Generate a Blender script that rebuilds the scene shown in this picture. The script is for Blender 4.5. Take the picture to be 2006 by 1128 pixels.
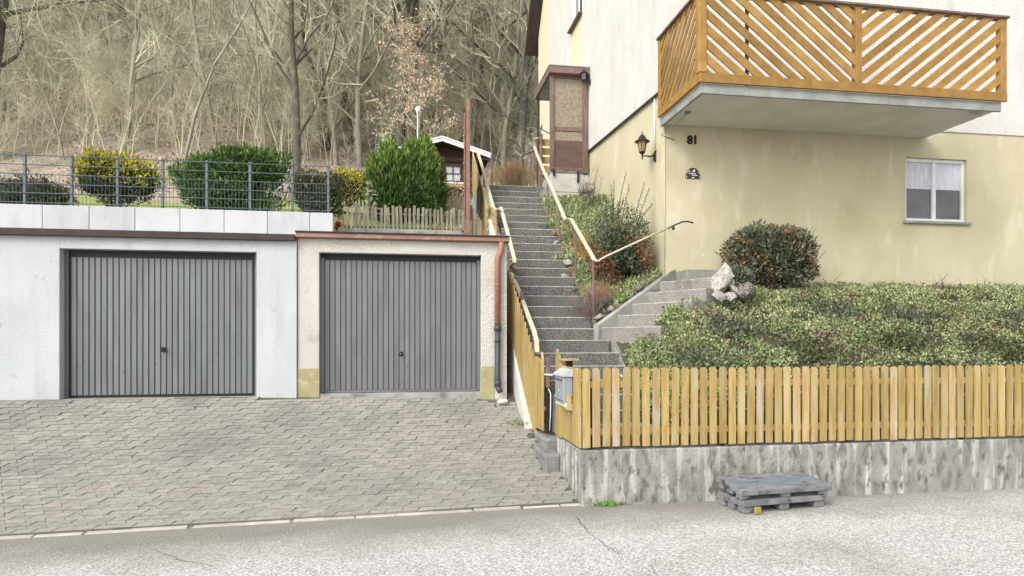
import bpy, bmesh, math, random
import numpy as np
from mathutils import Vector, Matrix, Quaternion
for o in list(bpy.data.objects): bpy.data.objects.remove(o)
S = bpy.context.scene
COL = S.collection
R = math.radians
# ------------------------------------------------------------------ camera
TH = R(9.09); F = 1300.0; CX = 1003.0; HY = 660.0; CZ = 1.7
cd = bpy.data.cameras.new('camera'); cam = bpy.data.objects.new('camera', cd); COL.objects.link(cam)
cam.location = (0, 0, CZ); cam.rotation_euler = (R(90), 0, -TH)
cd.sensor_fit = 'HORIZONTAL'; cd.sensor_width = 36; cd.lens = 36*F/2006; cd.shift_y = 96/2006
cd.clip_start = 0.1; cd.clip_end = 500
S.camera = cam
# ------------------------------------------------------------------ sky, sun, exposure
W = bpy.data.worlds.new('World'); S.world = W; W.use_nodes = True
nt = W.node_tree; nt.nodes.clear()
sky = nt.nodes.new('ShaderNodeTexSky'); sky.sky_type = 'NISHITA'; sky.sun_disc = False
sky.sun_elevation = R(40); sky.sun_rotation = R(228); sky.air_density = 1.0; sky.dust_density = 3.0
hs = nt.nodes.new('ShaderNodeHueSaturation'); hs.inputs['Saturation'].default_value = 0.08
bg = nt.nodes.new('ShaderNodeBackground'); bg.inputs['Strength'].default_value = 0.15
wo = nt.nodes.new('ShaderNodeOutputWorld')
nt.links.new(sky.outputs[0], hs.inputs['Color']); nt.links.new(hs.outputs[0], bg.inputs[0]); nt.links.new(bg.outputs[0], wo.inputs[0])
sd = bpy.data.lights.new('sun', 'SUN'); sd.energy = 0.9; sd.angle = R(25); sd.color = (1, .965, .91)
sun = bpy.data.objects.new('sun', sd); COL.objects.link(sun)
el, az = R(40), R(228)
dsun = Vector((math.sin(az)*math.cos(el), math.cos(az)*math.cos(el), math.sin(el)))
sun.rotation_euler = dsun.to_track_quat('Z', 'Y').to_euler()
S.view_settings.view_transform = 'Standard'; S.view_settings.look = 'None'
S.view_settings.exposure = 1.02; S.view_settings.gamma = 1
S.render.engine = 'CYCLES'
# ------------------------------------------------------------------ pixel helpers (photo pixels -> building frame)
def tanpx(px): return math.tan(TH + math.atan((px-CX)/F))
def dep(u, v): return u*math.sin(TH) + v*math.cos(TH)
def zat(py, u, v): return CZ + (HY-py)/F*dep(u, v)
def at(px, py, v):
    u = v*tanpx(px); return Vector((u, v, zat(py, u, v)))
def atu(px, py, u):
    v = u/tanpx(px); return Vector((u, v, zat(py, u, v)))
rng = np.random.default_rng(7); rnd = random.Random(5)
# ------------------------------------------------------------------ materials
MATS = {}
def M(name, c1, c2=None, scale=4, rough=.85, bump=0, bscale=60, stretch=(1,1,1), rand=0, island=0, lo=.35, hi=.65,
      c3=None, s3=40, st3=(1,1,1), lo3=.55, hi3=.6, metal=0, trans=0, detail=6, spec=.3, sub=False, bdist=.01, sstr=None, c4=None, s4=1, st4=(1,1,1), lo4=.5, hi4=.7):
    m = bpy.data.materials.new(name); m.use_nodes = True; t = m.node_tree; n = t.nodes; L = t.links
    b = n['Principled BSDF']; b.inputs['Roughness'].default_value = rough; b.inputs['Metallic'].default_value = metal
    b.inputs['Specular IOR Level'].default_value = spec
    if trans: b.inputs['Transmission Weight'].default_value = trans
    tc = n.new('ShaderNodeTexCoord'); oi = n.new('ShaderNodeObjectInfo')
    ad = n.new('ShaderNodeVectorMath'); ad.operation = 'MULTIPLY_ADD'
    ad.inputs[0].default_value = (0, 0, 0)
    cmb = n.new('ShaderNodeVectorMath'); cmb.operation = 'SCALE'; cmb.inputs[0].default_value = (37, 11, 23)
    L.new(oi.outputs['Random'], cmb.inputs['Scale'])
    add = n.new('ShaderNodeVectorMath'); add.operation = 'ADD'
    L.new(tc.outputs['Object'], add.inputs[0]); L.new(cmb.outputs[0], add.inputs[1])
    n.remove(ad)
    def mapped(st):
        mp = n.new('ShaderNodeMapping'); mp.inputs['Scale'].default_value = st
        L.new(add.outputs[0], mp.inputs[0]); return mp.outputs[0]
    def noise(sc, st, det=detail, dist=0):
        x = n.new('ShaderNodeTexNoise'); x.inputs['Scale'].default_value = sc; x.inputs['Detail'].default_value = det
        x.inputs['Distortion'].default_value = dist
        L.new(mapped(st), x.inputs['Vector']); return x.outputs['Fac']
    def ramp(fac, lo, hi):
        r = n.new('ShaderNodeMapRange'); r.inputs['From Min'].default_value = lo; r.inputs['From Max'].default_value = hi
        L.new(fac, r.inputs['Value']); return r.outputs[0]
    def mix(fac, a, bb):
        x = n.new('ShaderNodeMix'); x.data_type = 'RGBA'; L.new(fac, x.inputs['Factor'])
        for s, val in ((x.inputs['A'], a), (x.inputs['B'], bb)):
            if isinstance(val, tuple): s.default_value = (*val, 1)
            else: L.new(val, s)
        return x.outputs['Result']
    c2 = c2 or c1
    col = mix(ramp(noise(scale, stretch), lo, hi), c1, c2)
    if c3: col = mix(ramp(noise(s3, st3), lo3, hi3), col, c3)
    if c4: col = mix(ramp(noise(s4, st4), lo4, hi4), col, c4)
    if rand or island:
        h = n.new('ShaderNodeHueSaturation'); L.new(col, h.inputs['Color'])
        if island:
            g = n.new('ShaderNodeNewGeometry'); src = g.outputs['Random Per Island']; amt = island
        else: src = oi.outputs['Random']; amt = rand
        r = n.new('ShaderNodeMapRange'); r.inputs['To Min'].default_value = 1-amt; r.inputs['To Max'].default_value = 1+amt
        L.new(src, r.inputs['Value']); L.new(r.outputs[0], h.inputs['Value']); col = h.outputs[0]
    L.new(col, b.inputs['Base Color'])
    if bump:
        bp = n.new('ShaderNodeBump'); bp.inputs['Strength'].default_value = bump; bp.inputs['Distance'].default_value = bdist
        L.new(noise(bscale, sstr or stretch, 5), bp.inputs['Height']); L.new(bp.outputs[0], b.inputs['Normal'])
    MATS[name] = m; return m
def srgb(r, g, b, k=1.0):
    f = lambda c: ((c/255+.055)/1.055)**2.4 if c > 10 else c/255/12.92
    return (f(r)*k, f(g)*k, f(b)*k)
K = .72   # photo colour -> albedo
M('stucco_white', (.71,.685,.645), (.66,.637,.60), 2, .95, 1, 60, bdist=.03, c3=(.60,.575,.535), s3=1.5, st3=(3,3,.4), lo3=.52, hi3=.85, c4=(.52,.495,.455), s4=4, st4=(1,1,.25), lo4=.62, hi4=.86)
M('stucco_cream', (.66,.60,.43), (.62,.56,.40), 2, .95, .5, 90)
M('plinth_yellow', (.535,.485,.335), (.465,.42,.275), 1.3, .95, .5, 35, stretch=(1,1,.7), c3=(.59,.55,.43), s3=3, st3=(1.5,1.5,.5), lo3=.55, hi3=.75, c4=(.40,.36,.225), s4=1.1, st4=(1,1,1), lo4=.56, hi4=.8)
M('garage_render', (.58,.555,.50), (.51,.485,.435), 1.6, .95, 1.0, 55, bdist=.02, c3=(.40,.37,.32), s3=5, st3=(1,1,.6), lo3=.60, hi3=.78, c4=(.44,.41,.36), s4=13, lo4=.62, hi4=.72)
M('garage_plinth', (.37,.33,.185), (.30,.27,.15), 5, .95, .5, 40, c3=(.45,.42,.31), s3=9, lo3=.58, hi3=.7)
M('neighbour_render', (.50,.515,.53), (.455,.47,.485), 2, .95, .7, 60, bdist=.015, c3=(.40,.40,.395), s3=2, st3=(2,2,.3), lo3=.52, hi3=.8, c4=(.36,.35,.33), s4=7, lo4=.64, hi4=.8)
M('door_grey', srgb(127,131,132,.72), srgb(113,117,118,.72), 1.2, .38, .10, 16, c3=srgb(78,80,82,.66), s3=14, lo3=.68, hi3=.76, spec=.6, c4=srgb(96,97,96,.7), s4=2.5, st4=(3,3,.35), lo4=.56, hi4=.8)
M('door_dark', (.02,.021,.023), None, 3, .5)
M('gutter_brown', srgb(166,126,110,.66), srgb(146,108,94,.66), 3, .5, c3=srgb(184,150,134,.66), s3=9, lo3=.58, hi3=.75)
M('pipe_brown', srgb(188,134,112,.68), srgb(166,114,94,.68), 3, .45, stretch=(1,1,.4), c3=srgb(144,98,82,.6), s3=14, lo3=.6, hi3=.7)
M('pipe_grey', srgb(82,88,96,.7), srgb(66,72,80,.7), 4, .45)
M('rust_post', srgb(168,126,112,.74), srgb(146,110,98,.74), 6, .6)
M('post_mauve', srgb(150,124,118,.7), srgb(126,104,98,.7), 8, .6)
M('rail_cream', srgb(228,220,192,.70), srgb(214,206,178,.70), 5, .5, .1, 30, c3=srgb(168,160,132,.7), s3=12, lo3=.62, hi3=.74)
M('rail_dark', (.05,.045,.045), None, 3, .5)
M('wood_yellow', srgb(208,180,114,.60), srgb(184,152,86,.60), 5, .6, .3, 9, stretch=(9,9,.7), rand=.16, c3=srgb(216,198,152,.60), s3=3, st3=(3,3,.45), lo3=.46, hi3=.74, bdist=.004, c4=srgb(146,118,72,.58), s4=16, st4=(2,2,.5), lo4=.66, hi4=.74)
M('wood_worn', srgb(208,182,128,.66), srgb(186,152,96,.66), 6, .7, .35, 12, stretch=(9,9,.6), rand=.12, c3=srgb(202,192,170,.66), s3=4, st3=(4,4,.5), lo3=.5, hi3=.62, bdist=.004)
M('wood_balcony', srgb(198,156,88,.56), srgb(176,132,66,.56), 3, .5, .2, 9, stretch=(2,2,2), rand=.18, c3=srgb(140,104,58,.56), s3=14, lo3=.66, hi3=.76, bdist=.004)
M('wood_plank', srgb(212,188,136,.66), srgb(186,156,104,.66), 3, .7, .2, 12, stretch=(12,1.2,12), rand=.1, bdist=.004)
M('wood_dark', (.035,.027,.022), (.055,.04,.03), 4, .7)
M('wood_brown', srgb(140,118,104,.74), srgb(112,95,85,.74), 5, .75, .3, 30, stretch=(3,3,.6), c3=srgb(164,146,134,.7), s3=6, st3=(3,3,.4), lo3=.6, hi3=.75)
M('cabin_wood', srgb(112,90,78,.66), srgb(82,64,54,.66), 3, .8, .3, 30, stretch=(.6,3,4), rand=.2)
M('picket_grey', srgb(172,164,146,.72), srgb(134,127,110,.72), 5, .9, .5, 20, stretch=(5,5,.7), rand=.25, c3=srgb(110,114,90,.7), s3=7, lo3=.62, hi3=.72)
M('aggregate', (.070,.069,.064), (.11,.107,.098), 3, .9, .8, 90, c3=(.27,.262,.24), s3=78, lo3=.47, hi3=.66, detail=3)
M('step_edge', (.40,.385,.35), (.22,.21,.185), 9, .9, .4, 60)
M('aggregate_light', (.22,.205,.18), (.16,.15,.13), 4, .9, .8, 80, c3=(.36,.345,.31), s3=70, lo3=.47, hi3=.66, detail=3)
M('concrete', (.36,.35,.325), (.24,.235,.215), 3, .92, .5, 40, c3=(.13,.127,.115), s3=6, lo3=.56, hi3=.72)
M('concrete_pale', (.56,.54,.50), (.46,.44,.40), 2.4, .92, .5, 40, c3=(.33,.31,.28), s3=3, st3=(1,1,1.5), lo3=.6, hi3=.72)
M('block_white', (.50,.505,.515), (.44,.445,.455), 3, .9, .3, 50, rand=.06, c3=(.36,.355,.345), s3=3, st3=(2,2,.4), lo3=.54, hi3=.8)
M('wall_stained', (.185,.18,.166), (.30,.29,.268), 4, .95, .9, 45, stretch=(1.4,1.4,.8), lo=.36, hi=.62, c3=(.50,.48,.44), s3=3.2, st3=(3,3,.35), lo3=.52, hi3=.68, bdist=.012, sstr=(1,1,1), c4=(.125,.122,.11), s4=13, st4=(1.2,1.2,.6), lo4=.52, hi4=.68)
M('wall_dark', (.15,.148,.142), (.24,.236,.225), 3, .95, .9, 45, stretch=(2,2,.6), c3=(.40,.39,.365), s3=20, st3=(1,1,.7), lo3=.56, hi3=.76, sstr=(1,1,1))
M('paver', (.29,.275,.24), (.235,.222,.195), 30, .9, .5, 90, rand=.12, c3=(.36,.34,.30), s3=60, lo3=.58, hi3=.7)
M('paver_red', (.31,.255,.225), (.26,.22,.195), 30, .9, .5, 90)
M('joint', (.085,.082,.066), (.12,.113,.09), 6, .95, .5, 60, c3=(.07,.08,.045), s3=5)
M('kerb', (.47,.44,.38), (.37,.345,.295), 8, .9, .5, 50, rand=.1)
M('metal_fence', srgb(118,128,140,.7), srgb(104,113,124,.7), 5, .45, metal=.2)
M('black', (.012,.012,.013), (.02,.02,.02), 9, .45, .3, 60)
M('mail_grey', srgb(172,176,182,.72), srgb(158,162,168,.72), 4, .4, metal=.1, c3=srgb(136,132,126,.7), s3=9, lo3=.66, hi3=.72)
M('mail_lid', srgb(205,208,212,.75), srgb(190,193,197,.75), 5, .45)
M('tape', srgb(214,182,112,.75), srgb(196,166,104,.75), 9, .6)
M('white_paint', (.74,.74,.73), (.66,.66,.65), 6, .5)
M('foam', (.78,.75,.66), (.66,.62,.52), 12, .9, 1, 25, bdist=.02)
M('curtain', (.66,.66,.72), (.50,.50,.58), 14, .9, stretch=(3,3,.5))
M('glass_dark', (.05,.055,.06), (.10,.105,.11), 2, .06, spec=.9)
M('lamp_glass', srgb(178,150,116,.72), srgb(156,130,100,.72), 6, .2, spec=.5)
M('lamp_glass_clear', srgb(150,158,164,.75), srgb(120,128,134,.75), 6, .15, spec=.5)
M('porch_glass', srgb(156,144,124,.8), srgb(130,119,102,.8), 18, .3, .3, 130, c3=srgb(176,163,140,.8), s3=60, lo3=.55, hi3=.6)
M('porch_panel', srgb(124,98,88,.66), srgb(104,82,74,.66), 3, .45, .2, 130, stretch=(.6,1,3))
M('roof_brown', (.045,.032,.028), (.06,.045,.04), 6, .8)
M('terracotta', srgb(196,118,80,.7), srgb(170,98,66,.7), 6, .85)
M('tile_grey', srgb(132,122,112,.7), srgb(96,90,84,.7), 8, .9, .4, 40, rand=.2)
M('rock', srgb(176,170,160,.7), srgb(112,108,104,.7), 6, .95, 1, 18, rand=.2, c3=srgb(214,206,192,.7), s3=10, lo3=.55, hi3=.65, bdist=.03)
M('rock_white', srgb(226,220,210,.75), srgb(180,172,160,.7), 7, .95, 1, 18, rand=.1, bdist=.03)
M('rock_tan', srgb(196,172,136,.7), srgb(150,130,104,.7), 7, .95, 1, 18, rand=.12, bdist=.03)
M('soil', (.14,.115,.08), (.20,.165,.12), 7, .95, 1, 30, c3=(.13,.14,.06), s3=4, lo3=.5, hi3=.65, bdist=.03)
M('bank_soil', (.055,.05,.034), (.085,.072,.05), 7, .95, 1, 30, c3=(.06,.07,.03), s3=4, lo3=.5, hi3=.65, bdist=.03)
M('litter', (.33,.275,.215), (.22,.185,.14), 2, .95, 1, 9, c3=(.42,.355,.29), s3=14, lo3=.52, hi3=.6, bdist=.05, c4=(.20,.20,.11), s4=.5, lo4=.55, hi4=.7)
M('lawn', (.20,.25,.06), (.27,.31,.10), 4, .95, 1, 60, c3=(.25,.22,.10), s3=3)
M('grass_blade', (.22,.28,.06), (.30,.34,.10), 4, .8, island=.35)
M('litter_leaf', (.46,.36,.28), (.32,.245,.18), 5, .85, island=.45)
M('bark_dark', (.13,.12,.10), (.075,.07,.06), 8, .95, .8, 25, stretch=(3,3,.6), c3=(.16,.17,.10), s3=2, lo3=.5, hi3=.7, bdist=.02)
M('bark_grey', (.36,.335,.275), (.25,.235,.19), 8, .95, .6, 25, stretch=(3,3,.6), c3=(.34,.35,.22), s3=2, lo3=.45, hi3=.65, bdist=.02)
M('twig_tan', (.66,.615,.49), (.54,.515,.375), .5, .95, island=.3)
M('twig_olive', (.58,.565,.385), (.66,.62,.47), .4, .95, island=.3)
M('twig_red', srgb(206,142,128,.7), srgb(160,112,92,.7), 3, .95, island=.25)
M('twig_base', (.34,.29,.16), (.24,.22,.11), 4, .95, island=.3)
M('twig_grey', srgb(168,146,138,.6), srgb(140,120,112,.6), 3, .95, island=.2)
M('dead_leaf', (.25,.18,.12), (.17,.12,.08), 5, .85, island=.4)
M('oak_leaf', srgb(232,210,188,.85), srgb(212,180,154,.85), 4, .85, island=.2)
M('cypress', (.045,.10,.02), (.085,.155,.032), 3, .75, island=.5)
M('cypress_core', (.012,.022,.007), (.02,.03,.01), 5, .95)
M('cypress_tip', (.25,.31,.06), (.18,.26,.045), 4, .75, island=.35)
M('hedge_leaf', (.055,.075,.028), (.085,.095,.04), 5, .7, island=.5)
M('yellow_leaf', (.46,.40,.05), (.33,.32,.055), 5, .7, island=.35)
M('tan_leaf', (.32,.28,.16), (.24,.23,.10), 4, .8, island=.4)
M('varieg_leaf', (.55,.58,.42), (.20,.30,.07), 9, .6, island=.3)
M('cover_leaf', (.20,.255,.10), (.33,.36,.18), 2.2, .6, island=.5, c3=(.27,.20,.14), s3=2.6, lo3=.64, hi3=.70)
M('shrub_leaf', (.075,.092,.052), (.125,.14,.085), 6, .55, island=.5)
M('shrub_leaf_red', (.25,.09,.055), (.34,.17,.07), 6, .6, island=.5)
M('shrub_stem', (.07,.06,.05), (.10,.085,.06), 6, .9)
M('dry_grass', srgb(206,164,96,.7), srgb(180,130,70,.7), 5, .85, island=.3)
M('fresh_green', (.10,.24,.03), (.15,.28,.05), 6, .65, island=.3)
M('flower_white', (.75,.76,.72), None, 4, .7)
M('flower_yellow', (.70,.58,.06), None, 4, .7)
M('plastic_grey', srgb(160,161,164,.62), srgb(130,131,134,.62), 6, .6, c3=srgb(88,86,84,.62), s3=9, lo3=.54, hi3=.7)
M('plastic_blue', srgb(140,156,172,.62), srgb(122,136,152,.62), 6, .5)
M('plastic_yellow', srgb(196,184,92,.62), srgb(170,156,76,.62), 14, .6)
M('slab_under', (.66,.64,.57), (.58,.56,.49), 2, .9, .2, 40, c3=(.26,.25,.18), s3=1.5, lo3=.66, hi3=.75)
M('fascia_grey', srgb(176,178,172,.7), srgb(150,152,146,.7), 5, .6)
# road: bleached chip seal, dirty along its edge
def road_mat():
    m = bpy.data.materials.new('road'); m.use_nodes = True; t = m.node_tree; n = t.nodes; L = t.links
    b = n['Principled BSDF']; b.inputs['Roughness'].default_value = .95; b.inputs['Specular IOR Level'].default_value = .2
    tc = n.new('ShaderNodeTexCoord')
    def noise(sc, det=3):
        x = n.new('ShaderNodeTexNoise'); x.inputs['Scale'].default_value = sc; x.inputs['Detail'].default_value = det
        L.new(tc.outputs['Object'], x.inputs['Vector']); return x.outputs['Fac']
    def mr(f, a, c, lo=0, hi=1):
        x = n.new('ShaderNodeMapRange'); x.inputs[1].default_value = a; x.inputs[2].default_value = c
        x.inputs[3].default_value = lo; x.inputs[4].default_value = hi; L.new(f, x.inputs[0]); return x.outputs[0]
    def mix(f, A, B):
        x = n.new('ShaderNodeMix'); x.data_type = 'RGBA'; L.new(f, x.inputs['Factor'])
        for s, v in ((x.inputs['A'], A), (x.inputs['B'], B)):
            if isinstance(v, tuple): s.default_value = (*v, 1)
            else: L.new(v, s)
        return x.outputs['Result']
    vo = n.new('ShaderNodeTexVoronoi'); vo.inputs['Scale'].default_value = 75; L.new(tc.outputs['Object'], vo.inputs['Vector'])
    sp = n.new('ShaderNodeSeparateColor'); L.new(vo.outputs['Color'], sp.inputs[0])
    chips = mix(mr(sp.outputs[0], .1, .9), (.31,.30,.29), (.72,.70,.68))
    clean = mix(mr(noise(190, 2), .36, .5), (.20,.195,.19), chips)
    dirt = mix(mr(noise(120, 2), .42, .62), (.115,.108,.088), (.34,.32,.27))
    sx = n.new('ShaderNodeSeparateXYZ'); L.new(tc.outputs['Object'], sx.inputs[0])
    ad = n.new('ShaderNodeMath'); ad.operation = 'MULTIPLY_ADD'; L.new(noise(1.2, 4), ad.inputs[0]); ad.inputs[1].default_value = 1.1
    L.new(sx.outputs[1], ad.inputs[2])
    ad2 = n.new('ShaderNodeMath'); ad2.operation = 'MULTIPLY_ADD'; L.new(sx.outputs[0], ad2.inputs[0]); ad2.inputs[1].default_value = -.09; L.new(ad.outputs[0], ad2.inputs[2])
    clean = mix(mr(noise(.9, 5), .52, .75, 0, .55), clean, dirt)
    col = mix(mr(ad2.outputs[0], 6.1, 7.0, 0, .9), clean, dirt)
    L.new(col, b.inputs['Base Color'])
    bp = n.new('ShaderNodeBump'); bp.inputs['Strength'].default_value = .7; bp.inputs['Distance'].default_value = .006
    L.new(vo.outputs['Distance'], bp.inputs['Height']); L.new(bp.outputs[0], b.inputs['Normal'])
    MATS['road'] = m
road_mat()
# ------------------------------------------------------------------ object helpers
WP = {}
def link(o, loc, parent=None, rot=None):
    COL.objects.link(o)
    loc = Vector(loc)
    if parent is not None:
        o.parent = parent; o.location = loc - WP[parent.name]
    else: o.location = loc
    if rot is not None: o.rotation_mode = 'QUATERNION'; o.rotation_quaternion = rot
    WP[o.name] = loc
    return o
def tag(o, label, cat, group=None):
    o['label'] = label; o['category'] = cat
    if group: o['group'] = group
    return o
def thing(name, label, cat, loc=(0,0,0), group=None):
    o = bpy.data.objects.new(name, None); o.empty_display_size = .1
    link(o, loc); return tag(o, label, cat, group)
def structure(o): o['kind'] = 'structure'; return o
def stuff(o): o['kind'] = 'stuff'; return o
def mk(name, mesh, mat=None, parent=None, loc=(0,0,0), rot=None):
    if mat is not None and not mesh.materials: mesh.materials.append(MATS[mat])
    o = bpy.data.objects.new(name, mesh)
    return link(o, loc, parent, rot)
def mesh_from(verts, faces, smooth=False, mats=None, idx=None):
    me = bpy.data.meshes.new('mesh'); me.from_pydata([tuple(v) for v in verts], [], faces); me.update()
    if mats:
        for x in mats: me.materials.append(MATS[x])
    if idx is not None: me.polygons.foreach_set('material_index', idx)
    if smooth: me.polygons.foreach_set('use_smooth', [True]*len(me.polygons))
    return me
def np_mesh(V, Fq, k, smooth=False):
    V = np.asarray(V, np.float32); Fq = np.asarray(Fq, np.int32); nf = len(Fq)
    me = bpy.data.meshes.new('mesh'); me.vertices.add(len(V)); me.vertices.foreach_set('co', V.ravel())
    me.loops.add(nf*k); me.loops.foreach_set('vertex_index', Fq.ravel())
    me.polygons.add(nf); me.polygons.foreach_set('loop_start', np.arange(nf, dtype=np.int32)*k)
    me.polygons.foreach_set('loop_total', np.full(nf, k, np.int32))
    if smooth: me.polygons.foreach_set('use_smooth', np.ones(nf, bool))
    me.update(calc_edges=True); return me
_bc = {}
def boxm(sx, sy, sz, mat, bev=.004):
    """box centred in x and y, standing on z = 0"""
    key = (round(sx,4), round(sy,4), round(sz,4), mat, bev)
    if key in _bc: return _bc[key]
    bm = bmesh.new(); bmesh.ops.create_cube(bm, size=1)
    bmesh.ops.scale(bm, vec=(sx, sy, sz), verts=bm.verts); bmesh.ops.translate(bm, vec=(0,0,sz/2), verts=bm.verts)
    if bev: bmesh.ops.bevel(bm, geom=bm.edges[:], offset=min(bev, min(sx,sy,sz)*.3), segments=1, affect='EDGES')
    me = bpy.data.meshes.new('box'); bm.to_mesh(me); bm.free(); me.materials.append(MATS[mat]); _bc[key] = me; return me
def box(name, a, b, mat, parent=None, bev=.004):
    """axis-aligned box between corners a and b"""
    a = Vector(a); b = Vector(b)
    lo = Vector(map(min, a, b)); hi = Vector(map(max, a, b)); d = hi-lo
    return mk(name, boxm(d.x, d.y, d.z, mat, bev), None, parent, ((lo.x+hi.x)/2, (lo.y+hi.y)/2, lo.z))
def beam(name, p, q, w, h, mat, parent=None, up=(0,0,1), bev=.003):
    """bar from p to q: w across, h along up"""
    p = Vector(p); q = Vector(q); z = (q-p); L = z.length; z.normalize()
    x = Vector(up).cross(z)
    if x.length < 1e-4: x = Vector((1,0,0))
    x.normalize(); y = z.cross(x)
    rot = Matrix((x, y, z)).transposed().to_quaternion()
    return mk(name, boxm(w, h, L, mat, bev), None, parent, p, rot)
class MB:
    def __init__(s): s.v = []; s.f = []
    def tube(s, pts, rad, sides=6, cap=True):
        pts = [Vector(p) for p in pts]; n = len(pts); b = len(s.v)
        if not hasattr(rad, '__len__'): rad = [rad]*n
        ref = None
        for i, p in enumerate(pts):
            d = (pts[min(i+1, n-1)]-pts[max(i-1, 0)]).normalized()
            if ref is None or abs(ref.dot(d)) > .98: ref = Vector((0,0,1)) if abs(d.z) < .9 else Vector((1,0,0))
            a = d.cross(ref).normalized(); c = d.cross(a)
            ref = c.cross(d) * 1 if False else ref
            for k in range(sides):
                t = 2*math.pi*k/sides; s.v.append(p + (a*math.cos(t)+c*math.sin(t))*rad[i])
        for i in range(n-1):
            for k in range(sides):
                k2 = (k+1) % sides
                s.f.append((b+i*sides+k, b+i*sides+k2, b+(i+1)*sides+k2, b+(i+1)*sides+k))
        if cap and sides > 3:
            s.f.append(tuple(b+k for k in reversed(range(sides)))); s.f.append(tuple(b+(n-1)*sides+k for k in range(sides)))
    def box(s, a, b):
        n = len(s.v); x0,y0,z0 = map(min, a, b); x1,y1,z1 = map(max, a, b)
        s.v += [Vector(p) for p in ((x0,y0,z0),(x1,y0,z0),(x1,y1,z0),(x0,y1,z0),(x0,y0,z1),(x1,y0,z1),(x1,y1,z1),(x0,y1,z1))]
        s.f += [tuple(n+i for i in q) for q in ((3,2,1,0),(4,5,6,7),(0,1,5,4),(1,2,6,5),(2,3,7,6),(3,0,4,7))]
    def prism(s, poly, off):
        """extrude a polygon (list of 3D points) by off"""
        n = len(s.v); k = len(poly); off = Vector(off)
        s.v += [Vector(p) for p in poly] + [Vector(p)+off for p in poly]
        s.f.append(tuple(n+i for i in range(k))); s.f.append(tuple(n+k+i for i in reversed(range(k))))
        for i in range(k): j = (i+1) % k; s.f.append((n+j, n+i, n+k+i, n+k+j))
    def lathe(s, prof, c=(0,0,0), sides=8, rot=0):
        n = len(s.v); c = Vector(c)
        for r, z in prof:
            for k in range(sides):
                t = 2*math.pi*k/sides+rot; s.v.append(c+Vector((r*math.cos(t), r*math.sin(t), z)))
        for i in range(len(prof)-1):
            for k in range(sides):
                k2 = (k+1) % sides; s.f.append((n+i*sides+k, n+i*sides+k2, n+(i+1)*sides+k2, n+(i+1)*sides+k))
    def build(s, name, mat, parent=None, loc=(0,0,0), smooth=False):
        me = mesh_from(s.v, s.f, smooth); bm = bmesh.new(); bm.from_mesh(me)
        bmesh.ops.recalc_face_normals(bm, faces=bm.faces); bm.to_mesh(me); bm.free()
        if smooth: me.polygons.foreach_set('use_smooth', [True]*len(me.polygons))
        return mk(name, me, mat, parent, loc)
def tube(name, pts, r, mat, parent=None, sides=8, smooth=True):
    m = MB(); m.tube(pts, r, sides); return m.build(name, mat, parent, smooth=smooth)
def leaves(P, D, L, Wd, fold=.0):
    """numpy leaf quads: at P, axis D"""
    P = np.asarray(P, float); D = np.asarray(D, float); N = len(P)
    D = D/np.linalg.norm(D, axis=1, keepdims=True)
    A = rng.normal(size=(N,3)); Sd = np.cross(D, A); Sd /= np.linalg.norm(Sd, axis=1, keepdims=True)
    L = np.broadcast_to(np.asarray(L, float), (N,))[:,None]; Wd = np.broadcast_to(np.asarray(Wd, float), (N,))[:,None]
    V = np.stack([P, P+D*L*.55+Sd*Wd*.5, P+D*L, P+D*L*.55-Sd*Wd*.5], 1).reshape(-1,3)
    return V, np.arange(4*N).reshape(-1,4)
def leaf_obj(name, P, D, L, Wd, mat, parent=None, is_stuff=False):
    V, Q = leaves(P, D, L, Wd); o = mk(name, np_mesh(V, Q, 4), mat, parent)
    if is_stuff: o['kind'] = 'stuff'
    return o
def unit(n):
    a = rng.normal(size=(n,3)); return a/np.linalg.norm(a, axis=1, keepdims=True)
def rock_mesh(seed, mat, sub=2):
    r = random.Random(seed); bm = bmesh.new(); bmesh.ops.create_icosphere(bm, subdivisions=3, radius=.5)
    off = [Vector((r.gauss(0,1), r.gauss(0,1), r.gauss(0,1))).normalized() for _ in range(7)]
    cut = [r.uniform(.20,.40) for _ in off]
    for v in bm.verts:
        for o_, c in zip(off, cut):
            d = v.co.dot(o_)
            if d > c: v.co -= o_*(d-c)
        v.co *= 1+.07*math.sin(11*v.co.x+seed)*math.sin(13*v.co.y+2*seed)+.05*math.sin(23*v.co.z+19*v.co.x)+r.uniform(-.035,.035)
    me = bpy.data.meshes.new('rock'); bm.to_mesh(me); bm.free(); me.materials.append(MATS[mat]); return me
# ================================================================== ground, road, driveway
def kerbv(u): return 6.84 + .065*(min(u, 1.62)-1.62)
def zdrive(u, v):
    s = max(0, v-kerbv(u)); return min(.875, -.08 + .157*s + .05*s*s)
def grid(name, us, vs, fz, mat, parent=None):
    V = [(u, v, fz(u, v)) for v in vs for u in us]; n = len(us)
    Fq = [(j*n+i, j*n+i+1, (j+1)*n+i+1, (j+1)*n+i) for j in range(len(vs)-1) for i in range(n-1)]
    return mk(name, mesh_from(V, Fq, True), mat, parent)
structure(grid('ground', [-150,-40,0,40,150], [-150,-20,20,120,200], lambda u,v: -.6, 'soil'))
road = structure(grid('road', [-80,-20,-6,0,6,20,80], [-40,-6,0,3,5,6.0,6.5,7.3], lambda u,v: -.09-.004*(7-v), 'road'))
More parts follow.
